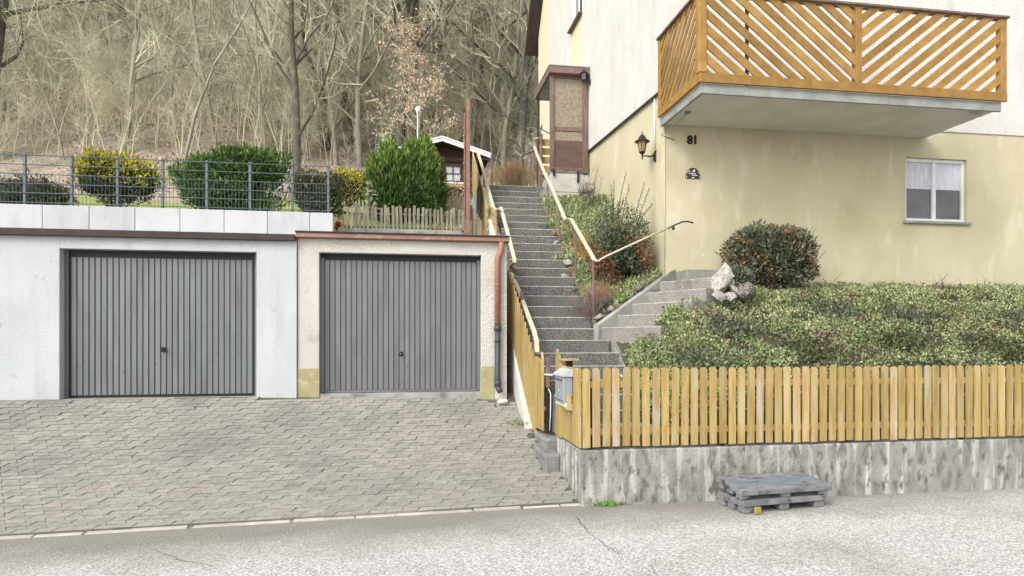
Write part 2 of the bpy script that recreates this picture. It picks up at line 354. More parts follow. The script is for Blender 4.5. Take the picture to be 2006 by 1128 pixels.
# crack lines in the road
def crack(pts, w):
    V = []; Fq = []
    P = [at_ground(*p) for p in pts]
    Q = []
    for a, b in zip(P[:-1], P[1:]):
        for k in range(6):
            t = k/6; Q.append(a.lerp(b, t)+Vector((rnd.uniform(-.012,.012), rnd.uniform(-.012,.012), 0)))
    Q.append(P[-1])
    for i, p in enumerate(Q):
        ww = w*rnd.uniform(.25,1); V += [p+Vector((-ww, -ww*.4, 0)), p+Vector((ww, ww*.4, 0))]
    for i in range(len(Q)-1): Fq.append((2*i, 2*i+1, 2*i+3, 2*i+2))
    mk('crack', mesh_from(V, Fq), 'joint', road)
def at_ground(px, py, z=-.088):
    D = F*(CZ-z)/(py-HY); x = (px-CX)/F*D
    u = x*math.cos(TH)+D*math.sin(TH); v = -x*math.sin(TH)+D*math.cos(TH)
    return Vector((u, v, -.09-.004*(7-v)+.004))
crack([(1128,1012),(1150,1040),(1180,1062),(1215,1085)], .006)
crack([(1290,1090),(1275,1106),(1285,1124)], .003)
crack([(1230,1126),(1330,1122),(1440,1108),(1560,1100)], .005)
crack([(300,1075),(350,1095),(420,1108)], .004)
drive = structure(grid('driveway', [-9,-6,-4,-2,0,1,1.62,1.86], [6.25+.15*i for i in range(26)], lambda u,v: (zdrive(u,v)-.0065 if v > kerbv(u)-.02 else -.3), 'joint'))
# pavers: rows of slanted blocks, 20 x 10 cm
def paver_mesh(sl, mat):
    L, w, t, g, s = .0825, .038, .05, .005, .017*sl
    m = MB(); g = .0014; h_ = .0045; base = [(-L+g+s,-w+h_),(L-g+s,-w+h_),(L-g-s,w-h_),(-L+g-s,w-h_)]
    c = .004
    V = [Vector((x,y,-t)) for x,y in base]+[Vector((x,y,-c)) for x,y in base]+[Vector((x*(1-c/L),y*(1-c/w),0)) for x,y in base]
    Fq = [(0,1,5,4),(1,2,6,5),(2,3,7,6),(3,0,4,7),(4,5,9,8),(5,6,10,9),(6,7,11,10),(7,4,8,11),(8,9,10,11)]
    me = mesh_from(V, Fq); me.materials.append(MATS[mat]); return me
PVM = {(s, m): paver_mesh(s, m) for s in (-1,1) for m in ('paver','paver_red')}
pv = []
row = 0; s = .13
while s < 3.6:
    for i in range(-48, 14):
        u = i*.165 + (row % 2)*.06 + (row//2 % 2)*.083 + .05
        v = kerbv(u) + s
        if u > (1.86 if v < 7.72 else 1.66) or u < -7.2 or v > 9.63 + (.2 if -1.2 < u < 1.1 else 0): continue
        pv.append((dep(u, v), u, v, 1 if row % 2 else -1))
    slope = math.atan(.157+.1*s); s += .076*math.cos(slope); row += 1
vis = [p for p in pv if abs((p[1]*math.cos(TH)-p[2]*math.sin(TH))/p[0]) < .80]
vis.sort()
far = MB()
for k, (D, u, v, sl) in enumerate(vis):
    sv = v-kerbv(u); ang = math.atan(.157+.1*sv) if zdrive(u, v) < .87 else 0
    z = zdrive(u, v)+rnd.uniform(-.004,.004)
    rot = Matrix.Rotation(ang+rnd.uniform(-.02,.02), 4, 'X') @ Matrix.Rotation(rnd.uniform(-.02,.02), 4, 'Y') @ Matrix.Rotation(.065+rnd.uniform(-.015,.015), 4, 'Z')
    red = rnd.random() < .015
    me = PVM[(sl, 'paver_red' if red else 'paver')]
    if k < 300:
        mk('paver', me, None, drive, (u, v, z), rot.to_quaternion())
    else:
        b = len(far.v); T = Matrix.Translation((u, v, z)) @ rot
        far.v += [T @ x.co for x in me.vertices]; far.f += [tuple(b+i for i in p.vertices) for p in me.polygons]
fo = mk('paver_field', mesh_from(far.v, far.f), None, drive); stuff(fo)
M('paver_far', (.29,.275,.24), (.235,.222,.195), 30, .9, .5, 90, island=.12, c3=(.20,.192,.172), s3=.9, lo3=.46, hi3=.74)
fo.data.materials.append(MATS['paver_far'])
u = -7.5
while u < 1.72:
    L = rnd.uniform(.3,.5); v = kerbv(u+L/2)+.035
    mk('kerb_stone', boxm(round(L,1)-.01, .07, .12, 'kerb', .006), None, drive, (u+L/2, v, -.198+rnd.uniform(-.004,.004)), Matrix.Rotation(.065, 4, 'Z').to_quaternion())
    u += round(L,1)
# weed tuft helper
def tuft(name, label, cat, p, n, L, spread, mat, group=None, w=.012):
    P = np.array(p)+rng.normal(size=(n,3))*np.array([spread, spread*.6, 0]); D = rng.normal(size=(n,3))*.5+np.array([0,0,1.1])
    o = leaf_obj(name, P-np.array(p), D, rng.uniform(.5,1,n)*L, w, mat); o.location = p; WP[o.name] = Vector(p)
    return tag(o, label, cat, group)
tuft('weed', 'small green weed at the foot of the stained concrete wall', 'weed', at_ground(1188, 988)+Vector((0,.0,-.01)), 260, .09, .10, 'fresh_green')
tuft('weed', 'dry weed in the driveway edge below the yellow side fence', 'weed', (1.56, 9.0, zdrive(1.5, 9.0)), 160, .07, .1, 'tan_leaf')

# ================================================================== garage
gv = 9.70
g = thing('garage', 'cream rendered single garage with grey metal door and brown gutter', 'garage', (0, gv, .85))
ZT = 3.09; oL, oR, oT = -1.212, 1.096, 2.90
box('wall', (-1.503, gv, .70), (oL, gv+.3, ZT), 'garage_render', g)
box('wall', (oR, gv, .70), (1.475, gv+.3, ZT), 'garage_render', g)
box('lintel', (oL, gv, oT), (oR, gv+.3, ZT), 'garage_render', g)
box('wall', (-1.503, gv+.3, .70), (-1.38, gv+5, ZT), 'garage_render', g)
box('wall', (1.35, gv+.3, .70), (1.475, gv+5, ZT), 'garage_render', g)
box('floor', (-1.38, gv+.3, .70), (1.35, gv+5, .88), 'concrete', g)
box('threshold', (oL, gv+.005, .72), (oR, gv+.3, .893), 'concrete', g)
box('wall', (-1.38, gv+4.88, .88), (1.35, gv+5, ZT), 'garage_render', g)
rf = box('roof', (-1.503, gv+.02, ZT), (1.475, gv+5, ZT+.075), 'concrete', g)
box('plinth', (-1.508, gv-.006, .72), (oL+.002, gv, 1.255), 'garage_plinth', g, .002)
box('plinth', (oR-.002, gv-.006, .72), (1.29, gv, 1.27), 'garage_plinth', g, .002)
box('patch', (-.08, gv-.004, 2.93), (.66, gv, 3.06), 'concrete_pale', g, .002)
gm = MB(); gm.prism([(-1.52, gv-.10, 3.10), (-1.52, gv-.085, 3.165), (-1.52, gv+.04, 3.185), (-1.52, gv+.04, 3.09), (-1.52, gv-.02, 3.085)], (3.02, 0, 0))
gm.build('gutter', 'gutter_brown', g)
box('gutter_lip', (-1.525, gv-.108, 3.165), (1.505, gv+.03, 3.184), 'roof_brown', g, .003)
# door with 29 pressed vertical panels
dv = gv+.13
dr = box('door', (oL+.002, dv+.02, .90), (oR-.002, dv+.05, oT), 'door_dark', g, .0)
box('door_frame', (oL+.002, dv-.005, .90), (oL+.055, dv+.018, oT-.06), 'door_grey', dr, .003)
box('door_frame', (oR-.055, dv-.005, .90), (oR-.002, dv+.018, oT-.06), 'door_grey', dr, .003)
N = 29; x0, x1 = oL+.058, oR-.058; pw = (x1-x0)/N
def panel_mesh():
    w = pw/2; z0, z1 = 0, 1.87
    prof = [(-w, .016), (-w+.004, .016), (-w+.009, .001), (-.006, .0), (.0, .004), (.006, .0), (w-.009, .001), (w-.004, .016), (w, .016)]
    prof = [(-w, .018), (-w+.005, .018), (-w+.010, .002), (w-.010, 0), (w-.005, .018), (w, .018)]
    V = [(x, y, z) for z in (z0, z1) for x, y in prof]; n = len(prof)
    V += [(x, .018, z0-.004) for x, y in prof]
    Fq = [(i, i+1, n+i+1, n+i) for i in range(n-1)] + [(2*n+i, 2*n+i+1, i+1, i) for i in range(n-1)]
    me = mesh_from(V, Fq); me.materials.append(MATS['door_grey']); return me
pm = panel_mesh()
for i in range(N): mk('panel', pm, None, dr, (x0+pw*(i+.5), dv, .935))
box('bottom_rail', (x0, dv-.002, .897), (x1, dv+.018, .93), 'door_grey', dr, .003)
hp = at(785, 693, dv)
hm = MB(); hm.lathe([(.0,-.04),(.026,-.04),(.030,-.028),(.012,-.02),(.012,0),(.034,.0),(.034,.006)], sides=12)
hm.v = [Vector((p.x, p.z, p.y)) for p in hm.v]
h = hm.build('handle', 'black', dr, (hp.x, dv-.004, hp.z), True)
box('lock', (hp.x-.006, dv-.050, hp.z-.006), (hp.x+.006, dv-.043, hp.z+.006), 'mail_lid', h, .001)
# downpipe
du = 1.328; dpv = gv-.055
dp = tube('downpipe', [(du+.055, dpv-.01, 3.10), (du+.055, dpv, 3.0), (du+.045, dpv, 2.95), (du+.008, dpv, 2.87), (du, dpv, 2.82), (du, dpv, 1.86)], .044, 'pipe_brown', g, 14)
tube('lower_pipe', [(du, dpv, 1.86), (du, dpv, 1.03), (du, dpv, .98), (du+.02, dpv-.03, .93), (du+.03, dpv-.05, .90)], .042, 'pipe_grey', dp, 14)
for zz, r in ((2.46,.050),(1.83,.054),(1.64,.050),(1.10,.048),(1.02,.052)):
    tube('pipe_ring', [(du, dpv, zz-(.012 if r < .052 else .04)), (du, dpv, zz+(.012 if r < .052 else .04))], r, 'pipe_brown' if zz > 2 else 'pipe_grey', dp, 14)
fm = rock_mesh(3, 'foam'); f = mk('mortar_lump', fm, None, None, (du+.07, gv-.12, zdrive(1.4, gv-.1)+.005)); f.scale = (.22,.22,.10)
tag(f, 'pale crumbled mortar lump under the garage downpipe', 'rubble')
# neighbour garage
nb = thing('neighbour_garage', 'pale bluish white garage with dark roof edge adjoining the cream garage', 'garage', (-4, gv, .85))
nL, nR = -4.55, -2.05
box('wall', (nR, gv-.03, .55), (-1.512, gv+.4, 3.05), 'neighbour_render', nb)
box('wall', (-7.5, gv-.03, .55), (nL, gv+.4, 3.05), 'neighbour_render', nb)
box('lintel', (nL, gv-.03, 2.88), (nR, gv+.4, 3.05), 'neighbour_render', nb)
box('roof', (-7.6, gv-.01, 3.05), (-1.512, gv+5, 3.12), 'concrete', nb)
box('gutter', (-7.6, gv-.11, 3.04), (-1.53, gv-.01, 3.13), 'roof_brown', nb)
box('threshold', (nL, gv, .6), (nR, gv+.4, .87), 'concrete', nb)
d2 = box('door', (nL, gv+.12, .87), (nR, gv+.16, 2.88), 'door_dark', nb, 0)
n2 = int((nR-nL-.1)/pw)
for i in range(n2): mk('panel', pm, None, d2, (nL+.05+(nR-nL-.1-n2*pw)/2+pw*(i+.5), gv+.10, .91))
box('door_frame', (nL, gv+.095, .87), (nL+.05, gv+.118, 2.88), 'door_grey', d2)
box('door_frame', (nR-.05, gv+.095, .87), (nR, gv+.118, 2.88), 'door_grey', d2)
box('handle', ((nL+nR)/2-.03, gv+.05, 1.5), ((nL+nR)/2+.03, gv+.10, 1.56), 'black', d2, .01)
# parapet blocks and wire fence on the neighbour's roof
pb = thing('parapet', 'white concrete block parapet on the roof edge beside the garden', 'wall', (-2, 10.5, 3.12))
ue = at(652, 430, 10.5).x; uj = at(607, 430, 10.5).x
zt = zat(416, -1.4, 10.5)
edges = [ue, uj-.003] + [uj-.003-.62*k for k in range(1, 10)]
for a, b in zip(edges[:-1], edges[1:]): box('block', (b+.006, 10.5, 3.125), (a, 10.65, zt), 'block_white', pb, .006)
wf = thing('wire_fence', 'grey double rod wire fence standing on the white block parapet', 'fence', (-2, 10.57, zt))
zft = zat(322, -1.4, 10.57)
posts = [at(643, 400, 10.57).x, at(573, 400, 10.57).x]; posts += [posts[1]-.62*k for k in range(1, 8)]
for p in posts: box('post', (p-.018, 10.56, zt-.0), (p+.018, 10.60, zft), 'metal_fence', wf)
for a, b in zip(posts[:-1], posts[1:]):
    m = MB()
    for k in range(6): zz = zt+.04+(zft-zt-.07)*k/5; m.tube([(b, 10.552, zz), (a, 10.552, zz)], .006, 5); m.tube([(b, 10.568, zz), (a, 10.568, zz)], .004, 4)
    nn = 12
    for k in range(1, nn): uu = b+(a-b)*k/nn; m.tube([(uu, 10.56, zt+.02), (uu, 10.56, zt+(zft-zt)*.62)], .0028, 4)
    m.build('mesh_panel', 'metal_fence', wf)

# ================================================================== stairs
su0, su1 = 1.78, 2.80; V0 = 8.79; GO = .2576; RI = .175; Z0 = 1.307
def zst(v): return Z0 + RI*(v-V0)/GO
st = thing('garden_staircase', 'long straight flight of dark exposed aggregate concrete steps', 'stairs', (2.3, V0, .7))
def step_mesh(L, dpt, h, mat, edge='step_edge'):
    c = .012
    prof = [(0, -h), (0, -c), (c, 0), (dpt, 0), (dpt, -h)]
    V = [(x, y, z) for x in (-L/2, L/2) for y, z in prof]; n = 5
    Fq = [(i, (i+1) % n, n+(i+1) % n, n+i) for i in range(n)][::1]
    Fq = [tuple(reversed(q)) for q in Fq] + [(0,1,2,3,4), (9,8,7,6,5)]
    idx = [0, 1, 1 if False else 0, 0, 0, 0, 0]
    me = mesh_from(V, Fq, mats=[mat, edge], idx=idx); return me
_sm = {}
for k in range(-4, 22):
    L = su1-su0; c = (su0+su1)/2
    r_ = su1 + (.17 if k <= 1 else .12 if k == 2 else .06 if k == 3 else 0); l_ = su0 - (.0 if k > -1 else -.06)
    if k < 0: r_ = 2.98; l_ = 1.87
    key = round(r_-l_, 3)
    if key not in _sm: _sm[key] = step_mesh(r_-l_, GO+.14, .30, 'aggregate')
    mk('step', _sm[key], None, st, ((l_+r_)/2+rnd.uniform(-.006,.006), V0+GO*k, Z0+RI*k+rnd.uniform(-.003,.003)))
# side string walls under the flight
m = MB(); m.prism([(su0, V0+.2, .5), (su0, V0+.2, Z0-.2), (su0, 14.3, zst(14.3)-.25), (su0, 14.3, .5)], (1.0, 0, 0)); m.build('substructure', 'concrete', st)
m = MB(); m.prism([(2.975, 8.25, .5), (2.975, 8.25, .85), (2.975, 8.75, 1.22), (2.975, 9.2, 1.50), (2.975, 9.2, .5)], (.05, 0, 0)); m.build('side_kerb', 'concrete', st)
box('landing', (1.55, 14.22, 3.2), (3.2, 16.8, 4.975), 'concrete', st)
# left low string between garage and stairs
m = MB(); m.prism([(1.60, 8.86, .2), (1.60, 8.86, .42), (1.60, 10.4, 2.10), (1.60, 14.2, zst(14.2)-.05), (1.60, 14.2, .2)], (.175, 0, 0))
o = m.build('string_wall', 'concrete_pale', st)
path = structure(box('path', (1.87, 6.98, .1), (3.0, 8.2, .62), 'concrete'))
# ------------------------------------------------------------------ side stairs to the house front
ss = thing('side_staircase', 'short flight of light aggregate steps climbing to the house front', 'stairs', (2.82, 9.6, 1.6))
O2 = Vector((2.86, 9.50, 0)); a2 = Vector((.9, .436, 0)); b2 = Vector((.436, -.9, 0)); ang2 = math.atan2(-.9, .436)
rot2 = Matrix.Rotation(ang2, 4, 'Z').to_quaternion()
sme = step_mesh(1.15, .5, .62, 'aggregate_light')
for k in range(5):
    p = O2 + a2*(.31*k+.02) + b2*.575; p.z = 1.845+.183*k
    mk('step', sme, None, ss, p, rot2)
m = MB(); A = O2 + b2*.0
def sp(t, z): q = O2+a2*t; return Vector((q.x, q.y, z))
m.prism([sp(-.06, 1.4), sp(-.06, 1.87), sp(1.62, 2.80), sp(1.62, 1.4)], -b2*.11); m.build('string_wall', 'concrete', ss)
lp = O2+a2*1.57
m = MB(); m.prism([(lp.x, lp.y, 2.0), (lp.x+.5, lp.y-1.0, 2.0), (5.0, 9.3, 2.0), (5.0, 10.2, 2.0), (4.3, 10.2, 2.0)], (0, 0, .60)); m.build('landing', 'concrete', ss)
pz_ = at(1346, 530, 9.75); pe = at(1402, 530, 9.75)
box('top_step', (pz_.x, 9.75, 2.4), (pe.x+.1, 10.19, zat(527, pz_.x, 9.75)), 'aggregate_light', ss, .012)
box('top_step', (at(1335,550,9.5).x, 9.48, 2.3), (pe.x+.05, 9.76, zat(548, 4.4, 9.5)), 'aggregate_light', ss, .012)

# ================================================================== retaining wall, front fence
rw = thing('front_retaining_wall', 'low stained concrete wall carrying the yellow front fence', 'wall', (1.84, 6.82, -.1))
def wallmesh(a, b, mat, nm, seg=30):
    box(nm, a, b, mat, rw, .012)
box('wall', (1.835, 6.80, -.2), (9.6, 7.0, .50), 'wall_stained', rw, .015)
box('wall', (1.835, 7.004, -.2), (1.99, 8.02, .49), 'wall_stained', rw, .012)
for k in range(7):
    v = 7.02+k*.14; tube('rib', [(1.838, v, -.15), (1.838, v, .47)], .022, 'wall_stained', rw, 8)
th = thing('gate_threshold', 'mossy concrete threshold step beneath the open gate gap', 'step', (1.75, 8.0, .2))
box('slab', (1.62, 7.70, -.1), (1.83, 8.84, .31), 'wall_dark', th, .03)
box('tread', (1.70, 8.03, .0), (2.0, 8.84, .44), 'wall_dark', th, .03)
ff = thing('front_fence', 'yellow picket fence with rounded tops along the low concrete wall', 'fence', (1.84, 6.82, .5))
def slat_mesh(w, t, h, mat, style='round', tilt=0):
    pts = [(-w/2, 0), (w/2, 0)]
    if style == 'round':
        for k in range(7): a = math.pi*k/6; pts.append((w/2*math.cos(a), h-w*.45+w*.45*math.sin(a)))
    elif style == 'slant': pts += [(w/2, h), (-w/2, h-tilt)]
    else: pts += [(w/2, h-w*.5), (.0, h), (-w/2, h-w*.5)]
    m = MB(); m.prism([(x, -t/2, z) for x, z in pts], (0, t, 0))
    me = mesh_from(m.v, m.f); bm = bmesh.new(); bm.from_mesh(me); bmesh.ops.recalc_face_normals(bm, faces=bm.faces)
    bm.to_mesh(me); bm.free(); me.materials.append(MATS[mat]); return me
fs = [slat_mesh(.080, .02, .84, 'wood_yellow'), slat_mesh(.080, .02, .84, 'wood_worn')]
i = 0; u = 1.885
while u < 9.5:
    worn = i in (1, 3, 7) or (i > 16 and rnd.random() < .15)
    mk('slat', fs[1 if worn else 0], None, ff, (u, 6.80+rnd.uniform(-.003,.003), .533+rnd.uniform(-.007,.007)), Matrix.Rotation(rnd.uniform(-.012,.012), 4, 'Y').to_quaternion())
    u += .1095+rnd.uniform(-.003,.003); i += 1
for zz in (.66, 1.16): box('rail', (1.87, 6.813, zz), (9.5, 6.853, zz+.07), 'wood_yellow', ff)
u = 1.95
while u < 9.5: box('post', (u-.02, 6.856, .44), (u+.02, 6.896, 1.25), 'wood_dark', ff); u += 1.5
# return of the fence along the driveway up to the gate
fr = thing('fence_return', 'short run of yellow pickets between the mailbox corner and gate', 'fence', (1.83, 7.4, .5))
rz = Matrix.Rotation(R(90), 4, 'Z').to_quaternion()
sr = [slat_mesh(.092, .02, h, 'wood_yellow', 'round') for h in (.84, .90, .98, 1.05)]
v = 6.87; i = 0
while v < 8.02:
    k = 0 if v < 7.62 else 1 if v < 7.75 else 2 if v < 7.88 else 3
    mk('slat', sr[k], None, fr, (1.826+.0*i, v, .525-(.02 if k else 0)), rz); v += .105; i += 1
for zz in (.68, 1.14): box('rail', (1.838, 6.87, zz), (1.868, 8.0, zz+.07), 'wood_yellow', fr)
box('post', (1.87, 7.60, .4), (1.94, 7.67, 1.42), 'wood_dark', fr)
box('post_cap', (1.80, 7.52, 1.42), (2.0, 7.75, 1.445), 'wood_plank', fr)
# gate
ga = thing('garden_gate', 'narrow yellow board gate on a mauve metal post with white latch', 'gate', (1.75, 8.5, .45))
for k, (v, h, tl) in enumerate(((8.44, 1.02, .09), (8.565, .93, .05), (8.68, .95, .03))):
    mk('board', slat_mesh(.10, .022, h, 'wood_yellow', 'slant', tl), None, ga, (1.752-.01*k, v, .49), rz)
box('post', (1.782, 8.325, .47), (1.825, 8.375, 1.05), 'black', ga); box('post_top', (1.780, 8.323, 1.05), (1.827, 8.377, 1.44), 'post_mauve', ga)
box('rail', (1.765, 8.38, .75), (1.785, 8.74, .80), 'post_mauve', ga); box('rail', (1.765, 8.38, 1.2), (1.785, 8.74, 1.25), 'post_mauve', ga)
tube('latch', [(1.76, 8.33, 1.22), (1.80, 8.24, 1.22), (1.81, 8.12, 1.225)], .011, 'white_paint', ga)
tube('cable', [(1.80, 8.30, 1.04), (1.815, 8.24, .98), (1.815, 8.25, .7), (1.81, 8.28, .5)], .006, 'white_paint', ga)
# driveway side fence climbing beside the stairs
sf = thing('driveway_side_fence', 'tall yellow board fence stepping up the slope beside the garage corner', 'fence', (1.68, 9.5, .8))
v = 8.80; i = 0
while v < 10.32:
    t = v-8.88; zb = .40+1.02*t; ztp = 1.45+.94*t; uu = 1.715-.10*t
    h = ztp-zb
    mk('slat', slat_mesh(.094, .02, h, 'wood_yellow', 'slant', -.07), None, sf, (uu, v, zb), rz); v += .1005; i += 1
beam('rail', (1.735, 8.8, .62), (1.60, 10.3, 2.10), .03, .07, 'wood_yellow', sf)
beam('rail', (1.735, 8.8, 1.15), (1.60, 10.3, 2.6), .03, .07, 'wood_yellow', sf)
for vv in (9.0, 10.0): box('post', (1.735, vv, .5+1.0*(vv-8.88)), (1.775, vv+.04, 1.35+.94*(vv-8.88)), 'post_mauve', sf)
# mailbox
mv0, mv1, mu0, mu1 = 7.10, 7.50, 1.705, 1.812
mb = thing('mailbox', 'grey metal mailbox with pale lid hung on the fence corner', 'mailbox', (1.76, 7.3, .85))
zb = zat(800, 1.73, 7.1); ztp = zat(738, 1.73, 7.1)
box('body', (mu0, mv0, zb+.055), (mu1, mv1, ztp), 'mail_grey', mb, .006)
m = MB(); zl = zat(725, 1.73, 7.1)
m.prism([(mu0-.02, mv0-.02, ztp+.002), (mu0-.02, mv0-.02, ztp+.02), (mu1-.03, mv0-.02, zl+.01), (mu1, mv0-.02, zl+.01), (mu1, mv0-.02, ztp+.002)], (0, mv1-mv0+.04, 0)); m.build('lid', 'mail_lid', mb)
m = MB(); m.prism([(mu0+.004, mv0+.004, zb+.052), (mu1-.002, mv0+.004, zb+.052), (mu1-.002, mv0+.004, zb-.03), (mu0+.05, mv0+.004, zb-.02), (mu0+.004, mv0+.004, zb+.02)], (0, mv1-mv0-.008, 0)); m.build('newspaper_tray', 'kerb', mb)
box('seam', (mu0-.003, mv0+.02, zb+.075), (mu0-.0005, mv1-.02, zb+.082), 'black', mb, 0)
box('slot', (mu0-.003, mv0+.04, ztp-.05), (mu0-.0005, mv1-.04, ztp-.035), 'black', mb, 0)
box('lock', (mu0-.006, mv0+.19, zb+.17), (mu0-.0005, mv0+.22, zb+.2), 'mail_lid', mb, .002)
m = MB(); m.box((mu0+.04, mv0-.004, zb-.02), (mu0+.085, mv0-.001, zb+.15)); m.build('adhesive_tape', 'tape', mb)
m = MB(); m.box((mu0+.01, mv0-.003, zb+.02), (mu0+.04, mv0-.001, zb+.055)); m.build('paper_label', 'white_paint', mb)
# handrails
def rail(name, label, pts, w, t, mat, up=(0,0,1)):
    """flat band swept along points in one mesh"""
    pts = [Vector(p) for p in pts]; n = len(pts); V = []; Fq = []
    for i, p in enumerate(pts):
        d = (pts[min(i+1,n-1)]-pts[max(i-1,0)]).normalized(); x = Vector((1,0,0)); x = (x-d*d.dot(x)).normalized(); y = d.cross(x)
        for sx, sy in ((-1,-1),(1,-1),(1,1),(-1,1)): V.append(p+x*sx*w/2+y*sy*t/2)
    for i in range(n-1):
        for k in range(4): Fq.append((i*4+k, i*4+(k+1)%4, i*4+4+(k+1)%4, i*4+4+k))
    Fq += [(3,2,1,0), tuple((n-1)*4+k for k in range(4))]
    return mesh_from(V, Fq)
lr = thing('left_handrail', 'low cream flat handrail beside the yellow side fence on the stairs', 'handrail', (1.7, 9, 1.3))
LP = [atu(1052,690,1.765), atu(1051,668,1.765), atu(1046,648,1.765), atu(1030,606,1.765), atu(1013,560,1.765), atu(1004,543,1.765), atu(999.5,530,1.765), atu(1001,520,1.765), atu(1008,513,1.765), atu(1007,505,1.765), atu(1001,482,1.765), atu(996,462,1.765), atu(981,406,1.765)]
mk('rail', rail('r','', LP, .062, .02, 'rail_cream'), 'rail_cream', lr)
for i in (2, 4, 7): p = LP[i]; box('post', (p.x-.015, p.y-.015, max(zst(p.y)-.5, .5)), (p.x+.015, p.y+.015, p.z), 'post_mauve', lr)
ul = thing('plank_fence', 'pale board fence with cream top rail along the upper stairs', 'fence', (1.68, 13, 3.5))
UP = [atu(978,409,1.70), atu(972,412,1.70), atu(966,404,1.70), atu(950,345,1.70), atu(934,291,1.70)]
mk('rail', rail('r','', UP, .062, .02, 'rail_cream'), 'rail_cream', ul)
a_, b_ = UP[2], UP[4]
for k in range(10):
    d = .10+.15*k
    beam('plank', (1.585, a_.y-.03*k, a_.z-d), (1.60, b_.y, b_.z-.08-d*.62), .022, .13, 'wood_plank', ul)
for k in range(4):
    p0 = LP[-1]; beam('plank', (1.69, p0.y-.0, p0.z-.14-.14*k), (1.66, p0.y+.85, p0.z-.14-.14*k+.28), .02, .11, 'wood_plank', ul)
for t in (.02, .5, .98):
    q = a_.lerp(b_, t); box('post', (q.x-.015, q.y-.02, q.z-.95), (q.x+.015, q.y+.02, q.z-.01), 'post_mauve', ul)
rr = thing('right_handrail', 'cream flat handrail on mauve posts along the planted stair side', 'handrail', (2.8, 10, 2))
RU = 2.80
RP = [atu(1165,510,RU), atu(1140,466,RU), atu(1120,431,RU), atu(1117,428,RU), atu(1112,428,RU), atu(1107,430,RU), atu(1104,422,RU), atu(1085,378,RU), atu(1064,332,RU), atu(1052,303,RU), atu(1047,287,RU), atu(1048,276,RU), atu(1052,270,RU)]
mk('rail', rail('r','', RP, .06, .02, 'rail_cream'), 'rail_cream', rr)
for px, pt in ((1162,508),(1127,447),(1096,404),(1073,354),(1056,316)):
    q = atu(px, pt, RU+.01); zb_ = zst(q.y)-.1
    box('post', (q.x-.016, q.y-.016, zb_), (q.x+.016, q.y+.016, q.z), 'post_mauve', rr)
e = RP[0]; q1 = at(1310,446,9.95); q2 = at(1335,435,9.98); q3 = at(1347,433.5,10.0); q4 = at(1358,436.5,10.02)
tube('branch_rail', [e, e+Vector((.05,.0,-.012)), at(1185,503,9.66), at(1250,473,9.8), q1], .016, 'rail_cream', rr)
tube('rail_end', [q1, q2, q3, q4], .013, 'rail_dark', rr)
sc = at(1319, 447, 9.96); m = MB(); m.lathe([(0,-.03),(.022,-.02),(.03,0),(.022,.02),(0,.03)], sc, 10); m.build('scroll', 'rail_dark', rr, smooth=True)
tube('wall_bracket', [sc+Vector((0,0,.02)), sc+Vector((.01,.02,.05)), (sc.x+.03, 10.21, sc.z+.04)], .008, 'rail_dark', rr)
# ================================================================== house
HU, HV, HE, HR = 4.136, 10.215, 20.4, 12.6
ho = thing('house', 'white rendered house with ochre plinth and yellow wooden balcony', 'house', (HU, HV, 2.4))
box('plinth', (HU, HV+.121, 1.2), (HR, HE, 6.6), 'plinth_yellow', ho, .0)
m = MB()
for a, b in (((HU,HV,1.2),(8.5,HV+.12,6.6)), ((9.7,HV,1.2),(HR,HV+.12,6.6)), ((8.5,HV,1.2),(9.7,HV+.12,3.70)), ((8.5,HV,4.80),(9.7,HV+.12,6.6))): m.box(a, b)
m.build('plinth_front', 'plinth_yellow', ho)
SU = HU-.036      # face of the proud white render
def zseam(v): return 5.71 + (v-HV)*.05
ZE = 11.06; PIT = 1.19; RID = (HV+HE)/2
def side_panel(name, v0, v1, z0a, z0b, z1a, z1b, mat, u=SU, th=.20, extra=None):
    m = MB(); poly = [(u, v0, z0a), (u, v1, z0b), (u, v1, z1b)] + (extra or []) + [(u, v0, z1a)]
    m.prism(poly, (th, 0, 0)); return m.build(name, mat, ho)
wv0, wv1 = 15.18, 16.2; zsill = 9.35; zwt = 10.5
zr = lambda v: ZE + PIT*min(v-HV, HE-v)
side_panel('wall', HV-.02, wv0, zseam(HV), zseam(wv0), zr(HV), zr(wv0), 'stucco_white')
side_panel('wall_band', wv0+.001, wv1, zseam(wv0), zseam(wv1), zsill, zsill, 'stucco_cream', SU+.003)
side_panel('wall', wv0+.001, wv1, zwt, zwt, zr(wv0), zr(wv1), 'stucco_white', extra=[(SU, RID, zr(RID))])
side_panel('wall', wv1+.001, 18.8, zseam(wv1), zseam(18.8), zr(wv1), zr(18.8), 'stucco_white')
side_panel('wall_band', 18.801, HE, zseam(18.8), zseam(HE), zr(18.8), zr(HE), 'stucco_cream', SU+.003)
m = MB(); m.box((SU+.2, HV-.02, 5.27), (HR, HV+.15, ZE)); m.build('wall', 'stucco_white', ho)
box('wall', (SU+.2, HV+.15, 6.6), (HR, HE, ZE), 'stucco_white', ho)
beam('trim', (SU-.006, HV+.0, zseam(HV)-.008), (SU-.006, 15.0, zseam(15.0)-.008), .03, .03, 'rail_dark', ho)
tube('corner_bead', [(HU-.004, HV-.004, 2.5), (HU-.004, HV-.004, 5.2)], .01, 'plinth_yellow', ho, 6)
box('corner_strip', (HU-.007, HV+.002, 2.4), (HU, HV+.34, 5.69), 'plinth_yellow', ho, .003)
wd = box('window', (SU+.10, wv0+.02, zsill), (SU+.16, wv1-.02, zwt), 'glass_dark', ho, 0)
